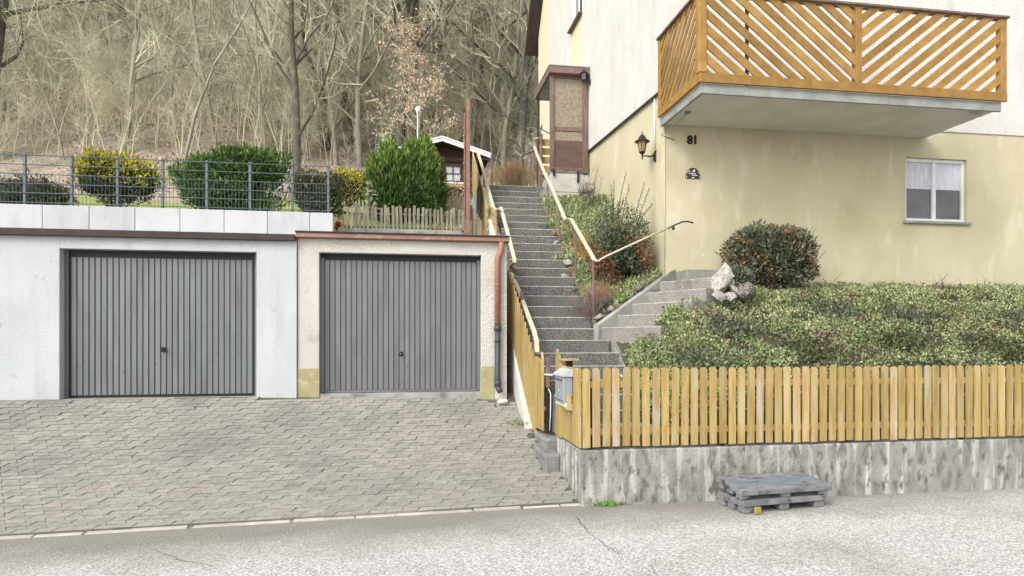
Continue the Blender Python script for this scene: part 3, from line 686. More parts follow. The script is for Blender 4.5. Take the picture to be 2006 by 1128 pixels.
for a, b in (((SU+.05, wv0+.001, zsill), (SU+.11, wv0+.08, zwt)), ((SU+.05, wv1-.08, zsill), (SU+.11, wv1-.001, zwt)), ((SU+.05, wv0+.08, zsill), (SU+.11, wv1-.08, zsill+.08)), ((SU+.055, (wv0+wv1)/2-.04, zsill+.08), (SU+.11, (wv0+wv1)/2+.04, zwt))): box('frame', a, b, 'white_paint', wd)
box('sill', (SU-.10, wv0-.05, zsill-.035), (SU+.06, wv1+.05, zsill), 'wood_brown', wd)
tube('shutter_rail', [(SU-.02, wv0+.03, zsill), (SU-.02, wv0+.03, zwt)], .02, 'rail_dark', wd, 6)
# roof: two pitched slabs with a dark verge
for sgn in (-1, 1):
    ve = HE+.35 if sgn > 0 else HV-.6
    zz = zr(HE)-.35*PIT if sgn > 0 else zr(HV)-.6*PIT
    m = MB(); m.prism([(3.74, ve, zz), (3.74, RID, zr(RID)), (3.74, RID, zr(RID)+.28), (3.74, ve, zz+.28)], (HR-3.74+.4, 0, 0))
    m.build('roof', 'roof_brown', ho)
tube('conduit', [(HU-.018, 10.60, zat(288, HU, 10.6)), (HU-.018, 10.60, zat(178, HU, 10.6))], .017, 'white_paint', ho, 8)
tube('conduit', [(SU-.012, 14.98, 5.3), (SU-.012, 14.98, 6.2)], .012, 'white_paint', ho, 6)
# ground-floor window further along the front (blurred margin of the photograph)
w2 = box('window', (8.52, HV+.09, 3.72), (9.68, HV+.118, 4.78), 'glass_dark', ho, 0)
for a, b in (((8.502,HV+.05,3.702),(9.698,HV+.10,3.76)), ((8.502,HV+.05,4.74),(9.698,HV+.10,4.798)), ((8.502,HV+.05,3.76),(8.56,HV+.10,4.74)), ((9.64,HV+.05,3.76),(9.698,HV+.10,4.74)), ((9.065,HV+.052,3.76),(9.135,HV+.10,4.74))): box('frame', a, b, 'white_paint', w2)
box('curtain', (8.56, HV+.0875, 4.28), (9.64, HV+.0895, 4.74), 'curtain', w2, 0)
box('sill', (8.45, HV-.06, 3.655), (9.75, HV+.05, 3.699), 'fascia_grey', w2)
# ------------------------------------------------------------------ balcony
bu0, bu1, bv0 = 4.03, 8.9, 8.67; bz = 5.25; bh = 1.22
bal = box('balcony', (bu0+.05, bv0+.06, bz-.12), (bu1-.05, HV-.022, bz-.01), 'slab_under', ho, .01)
box('edge_channel', (bu0+.02, bv0+.02, bz-.16), (bu0+.06, HV-.022, bz-.02), 'fascia_grey', bal)
box('edge_channel', (bu0+.0605, bv0+.02, bz-.16), (bu1-.06, bv0+.06, bz-.02), 'fascia_grey', bal)
def brd(nm, a, b, w=.09, t=.022, side=True, mat='wood_balcony'):
    return beam(nm, a, b, t if side else w, w if side else t, mat, bal, up=(0,0,1) if True else (0,1,0))
# frame pieces, side face
box('bottom_board', (bu0-.025, bv0-.025, bz-.02), (bu0+.02, HV-.024, bz+.11), 'wood_balcony', bal)
box('bottom_board', (bu0+.0205, bv0-.028, bz-.02), (bu1, bv0+.02, bz+.11), 'wood_balcony', bal)
box('corner_post', (bu0-.035, bv0-.035, bz+.111), (bu0+.085, bv0+.085, bz+bh+.25), 'wood_balcony', bal, .008)
box('post', (bu0-.02, HV-.11, bz+.111), (bu0+.04, HV-.024, bz+bh), 'wood_balcony', bal)
box('post', (bu1-.1, bv0-.02, bz+.111), (bu1, bv0+.08, bz+bh), 'wood_balcony', bal)
box('post', (6.4, bv0-.02, bz+.111), (6.5, bv0+.08, bz+bh), 'wood_balcony', bal)
box('top_rail', (bu0-.05, bv0+.086, bz+bh+.001), (bu0+.08, HV-.024, bz+bh+.035), 'wood_brown', bal)
box('top_rail', (bu0+.086, bv0-.05, bz+bh+.001), (bu1+.03, bv0+.09, bz+bh+.035), 'wood_brown', bal)
# diagonal slats, clipped to their panel
def clip_slats(lo, hi, z0, z1, slope, pitch, w, face, th=.02):
    """slats rising with slope in a panel lo..hi by z0..z1; face maps (s, z) -> 3D, returns objects"""
    n = math.sqrt(1+slope*slope); dz = w*n/2
    c = z0 - abs(slope)*(hi-lo) - .1 if slope > 0 else z0
    c = z0 - slope*(hi-lo) if slope > 0 else z0
    c -= pitch*n
    top = z1 + (abs(slope)*(hi-lo) if slope < 0 else 0)
    while c < top + .2:
        # band: z between slope*(s-lo)+c-dz and +dz, clipped to the rectangle
        poly = [(lo, c-dz), (hi, slope*(hi-lo)+c-dz), (hi, slope*(hi-lo)+c+dz), (lo, c+dz)]
        for keep, zc in ((1, z0), (-1, z1)):
            out = []
            for i in range(len(poly)):
                p, q = poly[i], poly[(i+1) % len(poly)]
                ip, iq = keep*(p[1]-zc) >= 0, keep*(q[1]-zc) >= 0
                if ip: out.append(p)
                if ip != iq: t = (zc-p[1])/(q[1]-p[1]); out.append((p[0]+t*(q[0]-p[0]), zc))
            poly = out
            if len(poly) < 3: break
        if len(poly) >= 3:
            pts = [Vector(face(s, z)) for s, z in poly]; ctr = sum(pts, Vector())/len(pts)
            m = MB(); off = Vector(face(0, 0, th))-Vector(face(0, 0, 0)); m.prism([p-ctr for p in pts], off)
            m.build('slat', 'wood_balcony', bal, ctr)
        c += pitch*n
clip_slats(bv0+.088, HV-.112, bz+.112, bz+bh, -.95, .135, .092, lambda s, z, t=0: (bu0-.01+t, s, z), .011)
clip_slats(bu0+.087, 6.399, bz+.112, bz+bh, -.78, .165, .108, lambda s, z, t=0: (s, bv0-.012+t, z))
clip_slats(6.501, bu1-.101, bz+.112, bz+bh, .78, .165, .108, lambda s, z, t=0: (s, bv0-.012+t, z))
box('inner_brace', (bu0+.7, bv0+.03, bz-.005), (bu0+.74, bv0+.07, bz+bh), 'wood_dark', bal)
m = MB(); fx = at(1345, 218, 9.6); m.lathe([(.0,-.03),(.04,-.03),(.05,0)], (fx.x, 9.55, bz-.121), 10); m.build('ceiling_fitting', 'fascia_grey', bal, smooth=True)
tube('cable', [(fx.x, 9.55, bz-.13), (fx.x-.05, 9.8, bz-.2), (fx.x-.2, 10.12, bz-.32), (4.3, 10.19, bz-.36), (4.12, 10.19, bz-.30)], .006, 'fascia_grey', bal, 5)
# ------------------------------------------------------------------ entrance porch
pc = thing('entrance_porch', 'brown framed entrance porch with frosted panels and flat canopy', 'porch', (3.6, 14.6, 4.3))
pu0, pu1, pv_ = 3.21, 4.0, 14.6; pz0, pz1 = 5.47, 7.60; pm_ = zat(252, 3.6, 14.6)
box('base', (3.22, 14.66, 4.0), (4.13, 17.0, 5.40), 'concrete_pale', pc, .01)
box('base_joint', (3.30, 14.657, 4.98), (4.1, 14.6605, 4.99), 'rail_dark', pc, 0)
box('post', (pu0, pv_, pz0), (pu0+.09, pv_+.09, pz1), 'wood_brown', pc)
box('post', (pu1-.04, pv_, pz0-.05), (pu1+.08, pv_+.09, pz1), 'wood_brown', pc)
box('rail', (pu0+.091, pv_+.01, pz0), (pu1-.041, pv_+.06, pz0+.06), 'wood_brown', pc)
box('rail', (pu0+.091, pv_+.01, pm_-.05), (pu1-.041, pv_+.06, pm_+.05), 'wood_brown', pc)
box('rail', (pu0+.091, pv_+.01, pz1-.06), (pu1-.041, pv_+.06, pz1), 'wood_brown', pc)
box('pane', (pu0+.091, pv_+.03, pm_+.051), (pu1-.041, pv_+.045, pz1-.061), 'porch_glass', pc, 0)
box('pane', (pu0+.091, pv_+.03, pm_-.26), (pu1-.041, pv_+.045, pm_-.051), 'porch_glass', pc, 0)
box('panel', (pu0+.091, pv_+.028, pz0+.061), (pu1-.041, pv_+.045, pm_-.262), 'porch_panel', pc, 0)
box('canopy', (pu0-.05, 14.47, pz1+.001), (SU-.002, 16.25, pz1+.155), 'post_mauve', pc, .01)
box('canopy_trim', (pu0-.06, 14.46, pz1+.156), (SU-.003, 16.27, pz1+.18), 'fascia_grey', pc, .004)
box('canopy_soffit', (pu0+.0, 14.70, pz1-.012), (SU-.01, 16.2, pz1), 'fascia_grey', pc, 0)
box('floor', (3.21, 14.661, 5.401), (4.13, 17.0, pz0-.01), 'concrete', pc, .004)
box('post', (pu0, 16.1, 5.40), (pu0+.06, 16.16, pz1-.013), 'rail_dark', pc)
for uu in (3.28, 3.84): box('bracket', (uu, 14.60, pz0-.26 if uu > 3.5 else pz0-.14), (uu+.04, 14.655, pz0-.012), 'black', pc)
# ------------------------------------------------------------------ lanterns
def lantern(label, body, wall_u, s, glass):
    """hexagonal lantern on a wall arm; body = centre of the glass"""
    cx, cy, cz = body; L = thing('wall_lantern', label, 'wall lamp', (wall_u, cy, cz-.2*s), 'lanterns on the house wall')
    m = MB(); m.lathe([(.062*s,-.115*s),(.108*s,.115*s)], body, 6); m.build('glass', glass, L)
    m = MB()
    for k in range(6):
        t = math.pi*k/3; d = Vector((math.cos(t), math.sin(t), 0))
        m.tube([Vector(body)+d*.064*s+Vector((0,0,-.118*s)), Vector(body)+d*.111*s+Vector((0,0,.118*s))], .007*s, 5)
    m.build('cage', 'black', L)
    m = MB(); m.lathe([(.10*s,.11*s),(.165*s,.10*s),(.168*s,.115*s),(.10*s,.15*s),(.082*s,.19*s),(.055*s,.235*s),(.02*s,.265*s),(.012*s,.275*s),(.012*s,.30*s),(.0,.36*s)], body, 12); m.build('roof', 'black', L, smooth=False)
    m = MB(); m.lathe([(.068*s,-.112*s),(.07*s,-.125*s),(.05*s,-.15*s),(.02*s,-.175*s),(.014*s,-.20*s),(.022*s,-.215*s),(.012*s,-.235*s),(.018*s,-.26*s),(.0,-.31*s)], body, 10); m.build('finial', 'black', L)
    az = cz-.20*s
    tube('arm', [(cx, cy, az), (cx+(wall_u-cx)*.6, cy, az-.005*s), (wall_u-.03*s, cy, az+.02*s)], [.014*s,.016*s,.026*s], 'black', L)
    tube('scroll', [(cx+(wall_u-cx)*.45, cy, az-.015*s), (wall_u-.07*s, cy, az-.06*s), (wall_u-.02*s, cy, az-.11*s), (wall_u-.07*s, cy, az-.13*s), (wall_u-.09*s, cy, az-.10*s)], .006*s, 'black', L, 5)
    m = MB(); m.prism([(wall_u-.035*s, cy-.03*s, az-.07*s), (wall_u-.006, cy-.04*s, az-.12*s), (wall_u+.004, cy-.04*s, az-.12*s), (wall_u+.004, cy-.04*s, az+.13*s), (wall_u-.015*s, cy-.04*s, az+.13*s), (wall_u-.04*s, cy-.03*s, az+.05*s)], (0, .08*s, 0)); m.build('wall_plate', 'black', L)
    m = MB(); m.lathe([(.0,-.03*s),(.022*s,-.02*s),(.026*s,.03*s),(.012*s,.06*s),(0,.07*s)], body, 8); m.build('bulb', 'white_paint', L, smooth=True)
lantern('black wall lantern with amber glass beside the white conduit at the house corner', at(1258, 287, 10.60), HU, .76, 'lamp_glass')
lantern('smaller black wall lantern with clear glass above the entrance porch', at(1144, 150, 14.45), SU, .60, 'lamp_glass_clear')
# ------------------------------------------------------------------ house number and plaque
def text_mesh(body, size, ext, off=0.0):
    c = bpy.data.curves.new('t', 'FONT'); c.body = body; c.size = size; c.extrude = ext; c.offset = off; c.align_x = 'CENTER'; c.align_y = 'CENTER'
    o = bpy.data.objects.new('t', c); COL.objects.link(o); bpy.context.view_layer.update()
    me = bpy.data.meshes.new_from_object(o.evaluated_get(bpy.context.evaluated_depsgraph_get())); bpy.data.objects.remove(o)
    me.materials.clear(); return me
num = thing('house_number', 'black house number 81 on the ochre wall', 'house number', at(1355, 275, HV))
rq = Matrix.Rotation(R(90), 4, 'X').to_quaternion()
for ch, px in (('8', 1351), ('1', 1361.5)):
    p = at(px, 275, HV); mk('digit', text_mesh(ch, .19, .008, .006), 'black', num, (p.x, HV-.010, p.z), rq)
pl = thing('plaque', 'dark arched plaque with white lettering below the house number', 'plaque', at(1357, 340, HV))
c = at(1357, 350, HV); w = .125; pts = [(-w, 0), (w, 0), (w, .05)] + [(w*.92*math.cos(a), .05+.125*math.sin(a)) for a in [math.pi*k/14 for k in range(1, 14)]] + [(-w, .05)]
m = MB(); m.prism([(c.x+x, HV-.014, c.z+z) for x, z in pts], (0, .0135, 0)); m.build('board', 'wood_dark', pl)
MATS['wood_dark']
def marks(items, nm, mat='white_paint'):
    m = MB()
    for x0, z0, x1, z1 in items: m.box((c.x+x0, HV-.0165, c.z+z0), (c.x+x1, HV-.0142, c.z+z1))
    m.build(nm, mat, pl)
def squiggle(x0, x1, z, h, seed):
    r = random.Random(seed); it = []; x = x0
    while x < x1: ww = r.uniform(.004,.010); hh = h*r.uniform(.55,1.15); it.append((x, z, x+ww, z+hh)); x += ww+r.uniform(.001,.004)
    it.append((x0, z+h*.25, x1, z+h*.45)); return it
marks(squiggle(-.075, .045, .074, .018, 1), 'lettering'); marks(squiggle(-.02, .075, .046, .018, 2), 'lettering')
marks([(.0,.122,.035,.142),(-.03,.108,.03,.116),(-.08,.114,-.058,.13),(-.105,.094,-.09,.104),(.088,.098,.1,.11)], 'emblem')
marks([(-.116,.006,-.108,.04),(.108,.006,.116,.04),(-.025,.008,.025,.016),(-.01,.018,.01,.024)], 'border')
# flaked paint chips on the ochre wall
fk = MB()
for px, py, s_ in ((1401,408,.03),(1413,428,.03),(1349,433,.02),(1378,500,.05),(1408,512,.10),(1420,513,.05),(1398,512,.04),(1440,470,.03)):
    p = at(px, py, HV); n0 = len(fk.v); r = random.Random(px)
    ring = [(p.x+s_*.5*r.uniform(.6,1.2)*math.cos(t), HV-.002, p.z+s_*.3*r.uniform(.5,1.2)*math.sin(t)) for t in [2*math.pi*k/9 for k in range(9)]]
    fk.v += [Vector(q) for q in ring]; fk.f.append(tuple(n0+k for k in range(9)))
fk.build('flaked_patch', 'stucco_white', ho)
# ------------------------------------------------------------------ plastic pallets by the road
def pallet(label, p, ang, tilt, L, Wd, th, mat, top):
    t = thing('plastic_pallet', label, 'pallet', p, 'plastic pallets by the wall')
    t.rotation_euler = (R(tilt), 0, R(ang))
    def pc_(nm, a, b, mt): 
        a = Vector(a); b = Vector(b); lo = Vector(map(min,a,b)); d = Vector((abs(b.x-a.x),abs(b.y-a.y),abs(b.z-a.z)))
        o = bpy.data.objects.new(nm, boxm(d.x, d.y, d.z, mt, .006)); COL.objects.link(o); o.parent = t; o.location = (lo.x+d.x/2, lo.y+d.y/2, lo.z); return o
    for k in range(9): y = k*Wd/9; pc_('deck_slat', (0, y+.006, th-.035), (L, y+Wd/9-.006, th), top if k in (3,5) else mat)
    pc_('rim', (-.012, -.012, th-.06), (L+.012, .004, th-.005), mat); pc_('rim', (-.012, .0045, th-.06), (-.001, Wd, th-.005), mat)
    for x in (.0, L/2-.06, L-.12):
        for y in (.01, Wd/2-.05, Wd-.11): pc_('foot', (x, y, 0), (x+.12, y+.1, th-.036), mat)
    return t
p1 = at_ground(1409, 985); 
pallet('lower grey plastic pallet with a yellow corner lying on the road', (p1.x+.04, 6.25, -.088), 8, 0, 1.0, .45, .13, 'plastic_grey', 'plastic_grey')
b_ = bpy.data.objects.new('corner_block', boxm(.07, .04, .07, 'plastic_yellow', .006)); COL.objects.link(b_); b_.parent = bpy.data.objects['plastic_pallet']; b_.location = (.13, -.04, .0)
pallet('upper grey plastic pallet with blue slats resting on the lower one', (p1.x+.02, 6.26, .044), 6, 7, 1.05, .45, .11, 'plastic_grey', 'plastic_blue')
# ================================================================== planted bank and rockery
def zbank(u, v):
    z = float(np.interp(v, [6.95,7.3,7.6,8.8,9.3,10.2], [.55,.95,1.30,2.02,2.30,2.55]))
    q = Vector((u, v, 0))-O2; w = q.dot(b2); t = q.dot(a2)
    z = min(z, 1.34+.68*(v-8.79)+1.3*max(0, u-3.0))
    if -.2 < t < 2.2 and w < 1.15: 
        cap = 1.62+.59*t if t < 1.5 else 2.4
        k = max(0, min(1, (w-.82)/.33)); z = min(z, cap+k*.7)
    return z
structure(grid('bank_soil', [3.0+.12*i for i in range(20)]+[5.4+.6*i for i in range(13)], [6.99+.1*i for i in range(33)], zbank, 'bank_soil'))
def zrock(u, v):
    z = min(zst(v)-.06+.22*(u-2.8), 4.6); q = Vector((u, v, 0))-O2; w = -q.dot(b2); t = q.dot(a2)
    if w < .14 and t > -.25: return 1.4
    if t > -.2: z = max(z, 1.87+.553*(t+.06)-.01+.10*max(0, w)-.55*max(0, w-.5))
    return z
structure(grid('rockery_soil', [2.79+.045*i for i in range(31)], [9.50+.08*i for i in range(66)], zrock, 'soil'))
# groundcover foliage
def bank_leaves(n, mat, name, label, L, Wd, sel, lift):
    U = rng.uniform(3.02, 11.8, n)**1.0; Vv = rng.uniform(7.05, 10.15, n)
    U = 3.02+(11.8-3.02)*rng.uniform(0, 1, n)**1.35
    P = []
    for u, v in zip(U, Vv):
        q = Vector((u, v, 0))-O2; w = q.dot(b2); t = q.dot(a2)
        if -.3 < t < 2.0 and w < .90+.12*math.sin(7*t)-.25*max(0,.4-t): continue
        gap = math.sin(5.3*u+2*math.sin(3.7*v))*math.sin(6.1*v+2*math.sin(2.9*u))
        if gap < -.45 and rng.random() < .8: continue
        if t >= 2.0 and (v > 10.1 or (u < 5.05 and v > 9.25)): continue
        if not sel(u, v): continue
        lump = .45+.3*math.sin(3.1*u+1.7*math.sin(2.3*v))*math.sin(4.3*v+1.3*math.sin(2.9*u))+.3*gap
        P.append((u, v, zbank(u, v)+(.02+lift*lump)*rng.uniform(.35,1)))
    P = np.array(P); D = rng.normal(size=P.shape)*.8+np.array([-.15,-.35,.75])
    o = leaf_obj(name, P, D, rng.uniform(.6,1.2,len(P))*L, rng.uniform(.7,1.2,len(P))*Wd, mat); stuff(o); return tag(o, label, 'ground cover')
def shade(u, v): return not (v < 7.5+.15*math.sin(2.2*u))
bank_leaves(85000, 'cover_leaf', 'ground_cover', 'dense low green ground cover spreading over the front bank', .042, .025, shade, .13)
bank_leaves(20000, 'shrub_leaf', 'under_foliage', 'darker low foliage along the lower edge of the front bank', .05, .024, lambda u, v: v < 8.0, .10)
bank_leaves(16000, 'fresh_green', 'grass_strip', 'bright short moss strip just behind the front fence', .035, .012, lambda u, v: 7.35 < v < 7.62 and u > 3.5 and math.sin(1.3*u) > -.55, .03)
P = []
for _ in range(9000):
    u = rnd.uniform(3.0, 4.1); v = rnd.uniform(7.2, 8.9); q = Vector((u, v, 0))-O2
    if q.dot(b2) < .95 and q.dot(a2) > .02: continue
    P.append((u, v, zbank(u, v)+rnd.uniform(.0,.10)))
P = np.array(P); o = leaf_obj('edge_foliage', P, rng.normal(size=P.shape)*.8+np.array([-.3,-.4,.6]), rng.uniform(.03,.06,len(P)), rng.uniform(.016,.03,len(P)), 'cover_leaf'); tag(stuff(o), 'trailing green foliage at the stair edge of the bank', 'ground cover')
P = []
while len(P) < 3800:
    u = rnd.uniform(3.1, 11.5); v = rnd.uniform(7.2, 10.0); q = Vector((u, v, 0))-O2
    if q.dot(b2) < .95 and q.dot(a2) < 2.2: continue
    if math.sin(2.3*u+v)*math.sin(3.1*v-.7*u) < .1 and rnd.random() < .7: continue
    P.append((u, v, zbank(u, v)+rnd.uniform(.03,.14)))
P = np.array(P); o = leaf_obj('bank_litter', P, rng.normal(size=P.shape)+np.array([0,0,.2]), rng.uniform(.03,.07,len(P)), rng.uniform(.02,.04,len(P)), 'dead_leaf'); tag(stuff(o), 'dead brown leaves caught in the ground cover of the bank', 'fallen leaves')
m = MB()
for p in P[:420]:
    a = Vector((p[0], p[1], p[2]-.12)); d = Vector((rnd.gauss(0,.7), rnd.gauss(-.2,.6), rnd.uniform(.2,.8))).normalized(); L_ = rnd.uniform(.2,.42)
    m.tube([a, a+d*L_*.5, a+d*L_*.8+Vector((0,0,.03)), a+d*L_+Vector((0,0,.02))], [.005,.004,.003,.002], 3, False)
o = m.build('trailing_stems', 'shrub_stem'); tag(stuff(o), 'thin dark stems sticking out of the bank foliage', 'stems')
for k in range(9):
    u = (4.3,5.2,6.1,6.6,7.4,8.1,9.0,9.7,3.7)[k]; v = (8.4,7.9,8.9,8.1,8.7,7.9,8.6,8.2,7.8)[k]; n = 900
    P = np.array((u, v, zbank(u, v)+.05))+rng.normal(size=(n,3))*np.array([.22,.16,.035]); P[:,2] = np.maximum(P[:,2]+.75*(P[:,1]-v)*.6, P[:,2]-.1)
    o = leaf_obj('low_shrub', P, rng.normal(size=P.shape)*.8+np.array([0,-.3,.8]), rng.uniform(.04,.085,n), rng.uniform(.02,.035,n), ('shrub_leaf','hedge_leaf')[k % 2], None)
    tag(o, ('dark green','olive green')[k % 2]+' low shrub rising out of the ground cover on the bank', 'shrub', 'low shrubs in the bank')
rk = thing('rockery', 'mixed limestone rocks edging the planted bed beside the stairs', 'rockery', (3.3, 10, 2.2))
RM = [rock_mesh(i, m_) for i, m_ in enumerate(('rock','rock','rock_white','rock_tan','rock','rock_white'))]
def rock(p, s, k=None, parent=None):
    r = Matrix.Rotation(rnd.uniform(0,6.28), 4, 'Z') @ Matrix.Rotation(rnd.uniform(-.5,.5), 4, 'X')
    o = mk('stone', RM[k if k is not None else rnd.randrange(6)], None, parent or rk, p, r.to_quaternion()); o.scale = (s, s*rnd.uniform(.75,1), s*rnd.uniform(.65,.9)); return o
for px, py, s_, k, v in ((1174,606,.16,5,9.68),(1188,598,.13,0,9.72),(1196,590,.14,2,9.78),(1205,585,.12,3,9.82),(1214,592,.10,2,9.72),(1222,580,.18,0,9.82),(1236,574,.2,1,9.86),(1247,562,.22,4,9.92),(1232,560,.16,1,9.98),(1258,570,.14,2,9.80),(1266,552,.22,3,10.0),(1253,548,.18,0,10.05),(1205,572,.10,3,9.95),(1216,568,.12,2,9.95),(1183,611,.10,2,9.62),(1277,558,.12,3,9.98),
    (1112,492,.2,2,11.3),(1106,512,.16,5,10.95),(1104,493,.10,3,11.2),(1098,470,.14,1,11.7),(1086,440,.16,3,12.3),(1080,430,.12,0,12.5),(1090,452,.12,2,12.0),(1125,540,.10,3,10.6),(1120,460,.12,0,11.8),(1150,412,.2,1,13.4),(1143,405,.2,0,13.6),(1132,408,.15,2,13.6),(1118,500,.13,3,11.1)):
    p = at(px, py, v); rock((p.x, p.y, zrock(p.x, p.y)+s_*.22), s_, k)
for k in range(46):
    u = rnd.uniform(2.86, 3.9); v = rnd.uniform(9.75, 13.5)
    if u > 3.1 and 10.1 < v < 11.3: continue
    s_ = rnd.uniform(.04,.11); rock((u, v, zrock(u, v)+s_*.2), s_)
bk = thing('boulder', 'pale limestone boulders stacked at the end of the side steps', 'boulder', at(1418, 580, 8.9))
def brock(px, py, v, sc_, k):
    o = rock(at(px, py, v), 1, k, bk); o.scale = sc_; o.rotation_quaternion = Matrix.Rotation(px*.37, 4, 'Z').to_quaternion()
brock(1416, 550, 8.92, (.36,.26,.50), 5); brock(1440, 560, 8.95, (.30,.24,.36), 2); brock(1408, 580, 8.82, (.22,.2,.2), 5); brock(1430, 584, 8.80, (.26,.2,.18), 2); brock(1462, 572, 8.9, (.34,.26,.3), 0)

# ================================================================== hillside terrain
def T(u, v):
    z = float(np.interp(v, [14.9,19.5,24,28,95], [4.02,5.35,7.7,10.3,62]))
    s = max(0, min(1, (u-1.35)/.35)); 
    if v < 20: z += s*max(0, 4.9-z)
    if v > 20: z += .25*math.sin(.31*u+.4*v)+.2*math.sin(.7*u-.23*v)
    if u < -3 and v > 20: z -= .10*min(8, -3-u)*min(1, (v-20)/8)*.3
    return z
hill = structure(grid('hillside', [-75+3*i for i in range(25)]+[0+.35*i for i in range(9)]+[4+3*i for i in range(26)], [14.85,15.2,16,17,18,19.5,21,22.5]+[24+2*i for i in range(36)], T, 'litter'))
structure(grid('lawn', [-9,-6,-3,-1.5,0,1.3], [14.88,15.4,16,17,18,19,20.2], lambda u, v: T(u,v)+.02, 'lawn'))
structure(grid('terrace', [-9,-5,-3,-1.62], [10.66,12,13.5,14.9], lambda u, v: 3.3+(v-10.66)*.17, 'lawn'))
structure(box('terrace_wall', (-9, 14.6, 2.5), (1.3, 14.86, 4.0), 'concrete'))
n = 9000; U = rng.uniform(-5, 1.25, n); Vv = rng.uniform(14.9, 18.5, n)
o = leaf_obj('lawn_grass', np.array([(u, v, T(u,v)+.02) for u, v in zip(U, Vv)]), rng.normal(size=(n,3))*.35+np.array([0,0,1]), rng.uniform(.05,.12,n), .012, 'grass_blade'); tag(stuff(o), 'short lawn grass behind the grey picket fence', 'grass')
n = 42000; U = rng.uniform(-34, 34, n); Vv = 20.2+26*rng.uniform(0,1,n)**1.4
kp = ~((U > 3.9) & (Vv < 21.5)); U, Vv = U[kp], Vv[kp]; n = len(U)
o = leaf_obj('leaf_litter', np.array([(u, v, T(u,v)+.015) for u, v in zip(U, Vv)]), rng.normal(size=(n,3))+np.array([0,-.3,.25]), rng.uniform(.06,.13,n), rng.uniform(.05,.09,n), 'litter_leaf'); tag(stuff(o), 'dry fallen leaves covering the wooded slope', 'fallen leaves')
# ------------------------------------------------------------------ garden things
pf = thing('picket_fence', 'low weathered grey picket fence above the garage roof', 'fence', (0, 15, 4.0))
pmesh = [slat_mesh(w_, .03, h_, 'picket_grey', 'slant', tl) for w_, h_, tl in ((.055,.55,.02),(.06,.58,-.015),(.05,.53,.01),(.058,.56,.03))]
ua, ub = at(655, 440, 15).x, at(914, 440, 15).x; nn = 33
for i in range(nn):
    u = ua+(ub-ua)*i/(nn-1); mk('picket', pmesh[rnd.randrange(4)], None, pf, (u, 14.98, 4.03+rnd.uniform(-.02,.02)), Matrix.Rotation(rnd.uniform(-.05,.05), 4, 'Y').to_quaternion())
for zz in (4.13, 4.43): tube('rail', [(ua-.05, 15.02, zz), ((ua+ub)/2, 15.025, zz+.01), (ub+.1, 15.02, zz-.005)], .024, 'picket_grey', pf, 7)
te = thing('tile_edging', 'row of old wavy roof tiles edging the bed before the picket fence', 'edging', (0, 14.9, 3.9))
tm = MB()
V = []; Fq = []
for j, (y, z) in enumerate(((0,0),(.1,.05),(.28,.08))):
    for i in range(9): x = -.085+.17*i/8; V.append((x, y, z+.028*math.sin(i/8*2*math.pi)))
for j in range(2):
    for i in range(8): Fq.append((j*9+i, j*9+i+1, j*9+10+i, j*9+9+i))
nb0 = len(V); V += [(x, y, z-.02) for x, y, z in V]; Fq += [tuple(reversed([a+nb0 for a in q])) for q in Fq]; Fq += [(i+1, i, nb0+i, nb0+i+1) for i in range(8)]
tme = mesh_from(V, Fq, True); tme.materials.append(MATS['tile_grey'])
u = at(660, 446, 14.7).x
while u < at(912, 446, 14.7).x: mk('tile', tme, None, te, (u, 14.62, 3.95+rnd.uniform(-.012,.012)), Matrix.Rotation(rnd.uniform(-.06,.06), 4, 'Z').to_quaternion()); u += .168
pt = at(661, 441, 14.5); m = MB(); m.lathe([(.0,-.07),(.05,-.07),(.075,.05),(.085,.05),(.085,.075),(.07,.075),(.055,-.04),(0,-.05)], (0,0,0), 14)
tp = m.build('flower_pot', 'terracotta', None, (pt.x, 14.5, pt.z-.02), True); tp.rotation_euler = (R(70), R(15), R(20)); tag(tp, 'small terracotta pot tipped over beside the tile edging', 'flower pot')
bx_ = box('ledge', (-1.4, 14.3, 3.17), (1.2, 14.86, pt.z-.08), 'concrete'); tag(bx_, 'concrete ledge carrying the tile edging behind the garage roof', 'ledge')
# privacy screen frame
ps = thing('screen_frame', 'tall rust brown metal screen frame with dark panel beside the garage', 'screen', (1.25, 13.3, 3.17))
pA = at(917, 195, 13.2); pB = at(911, 222, 14.55)
box('post', (pA.x-.035, 13.17, 3.17), (pA.x+.035, 13.23, pA.z), 'rust_post', ps); box('post', (pB.x-.03, 14.5, 3.17), (pB.x+.03, 14.55, pB.z), 'rust_post', ps)
m = MB(); m.prism([(pA.x-.012, 13.24, 4.1), (pA.x-.012, 13.24, pA.z-.15), (pB.x-.0, 14.49, pB.z-.05), (pB.x-.0, 14.49, 4.3)], (.014, 0, 0)); m.build('panel', 'wood_dark', ps)
for zz in (4.4, 4.9, 5.5, 6.1):
    tube('bolt', [(pB.x-.045, 14.49, zz), (pB.x-.028, 14.49, zz)], .014, 'white_paint', ps, 6)
tr = thing('trellis', 'weathered white boards with wire lattice beside the plank fence', 'trellis', (1.35, 13.3, 3.2))
for k in range(6):
    q = at(923+3.6*k, 400+6*k, 13.4-.15*k); mk('board', slat_mesh(.05, .02, max(.3, q.z-3.17), 'picket_grey', 'slant', .03), None, tr, (q.x, q.y, 3.17), Matrix.Rotation(.2, 4, 'Z').to_quaternion())
m = MB()
for k in range(7):
    m.tube([(1.12, 13.1, 3.25+.12*k), (1.40, 12.7, 3.4+.12*k)], .004, 4); m.tube([(1.12, 13.1, 3.8+.04*k-.1*k), (1.40, 12.7, 3.5+.04*k-.1*k)], .004, 4)
m.build('wire_lattice', 'rust_post', tr)
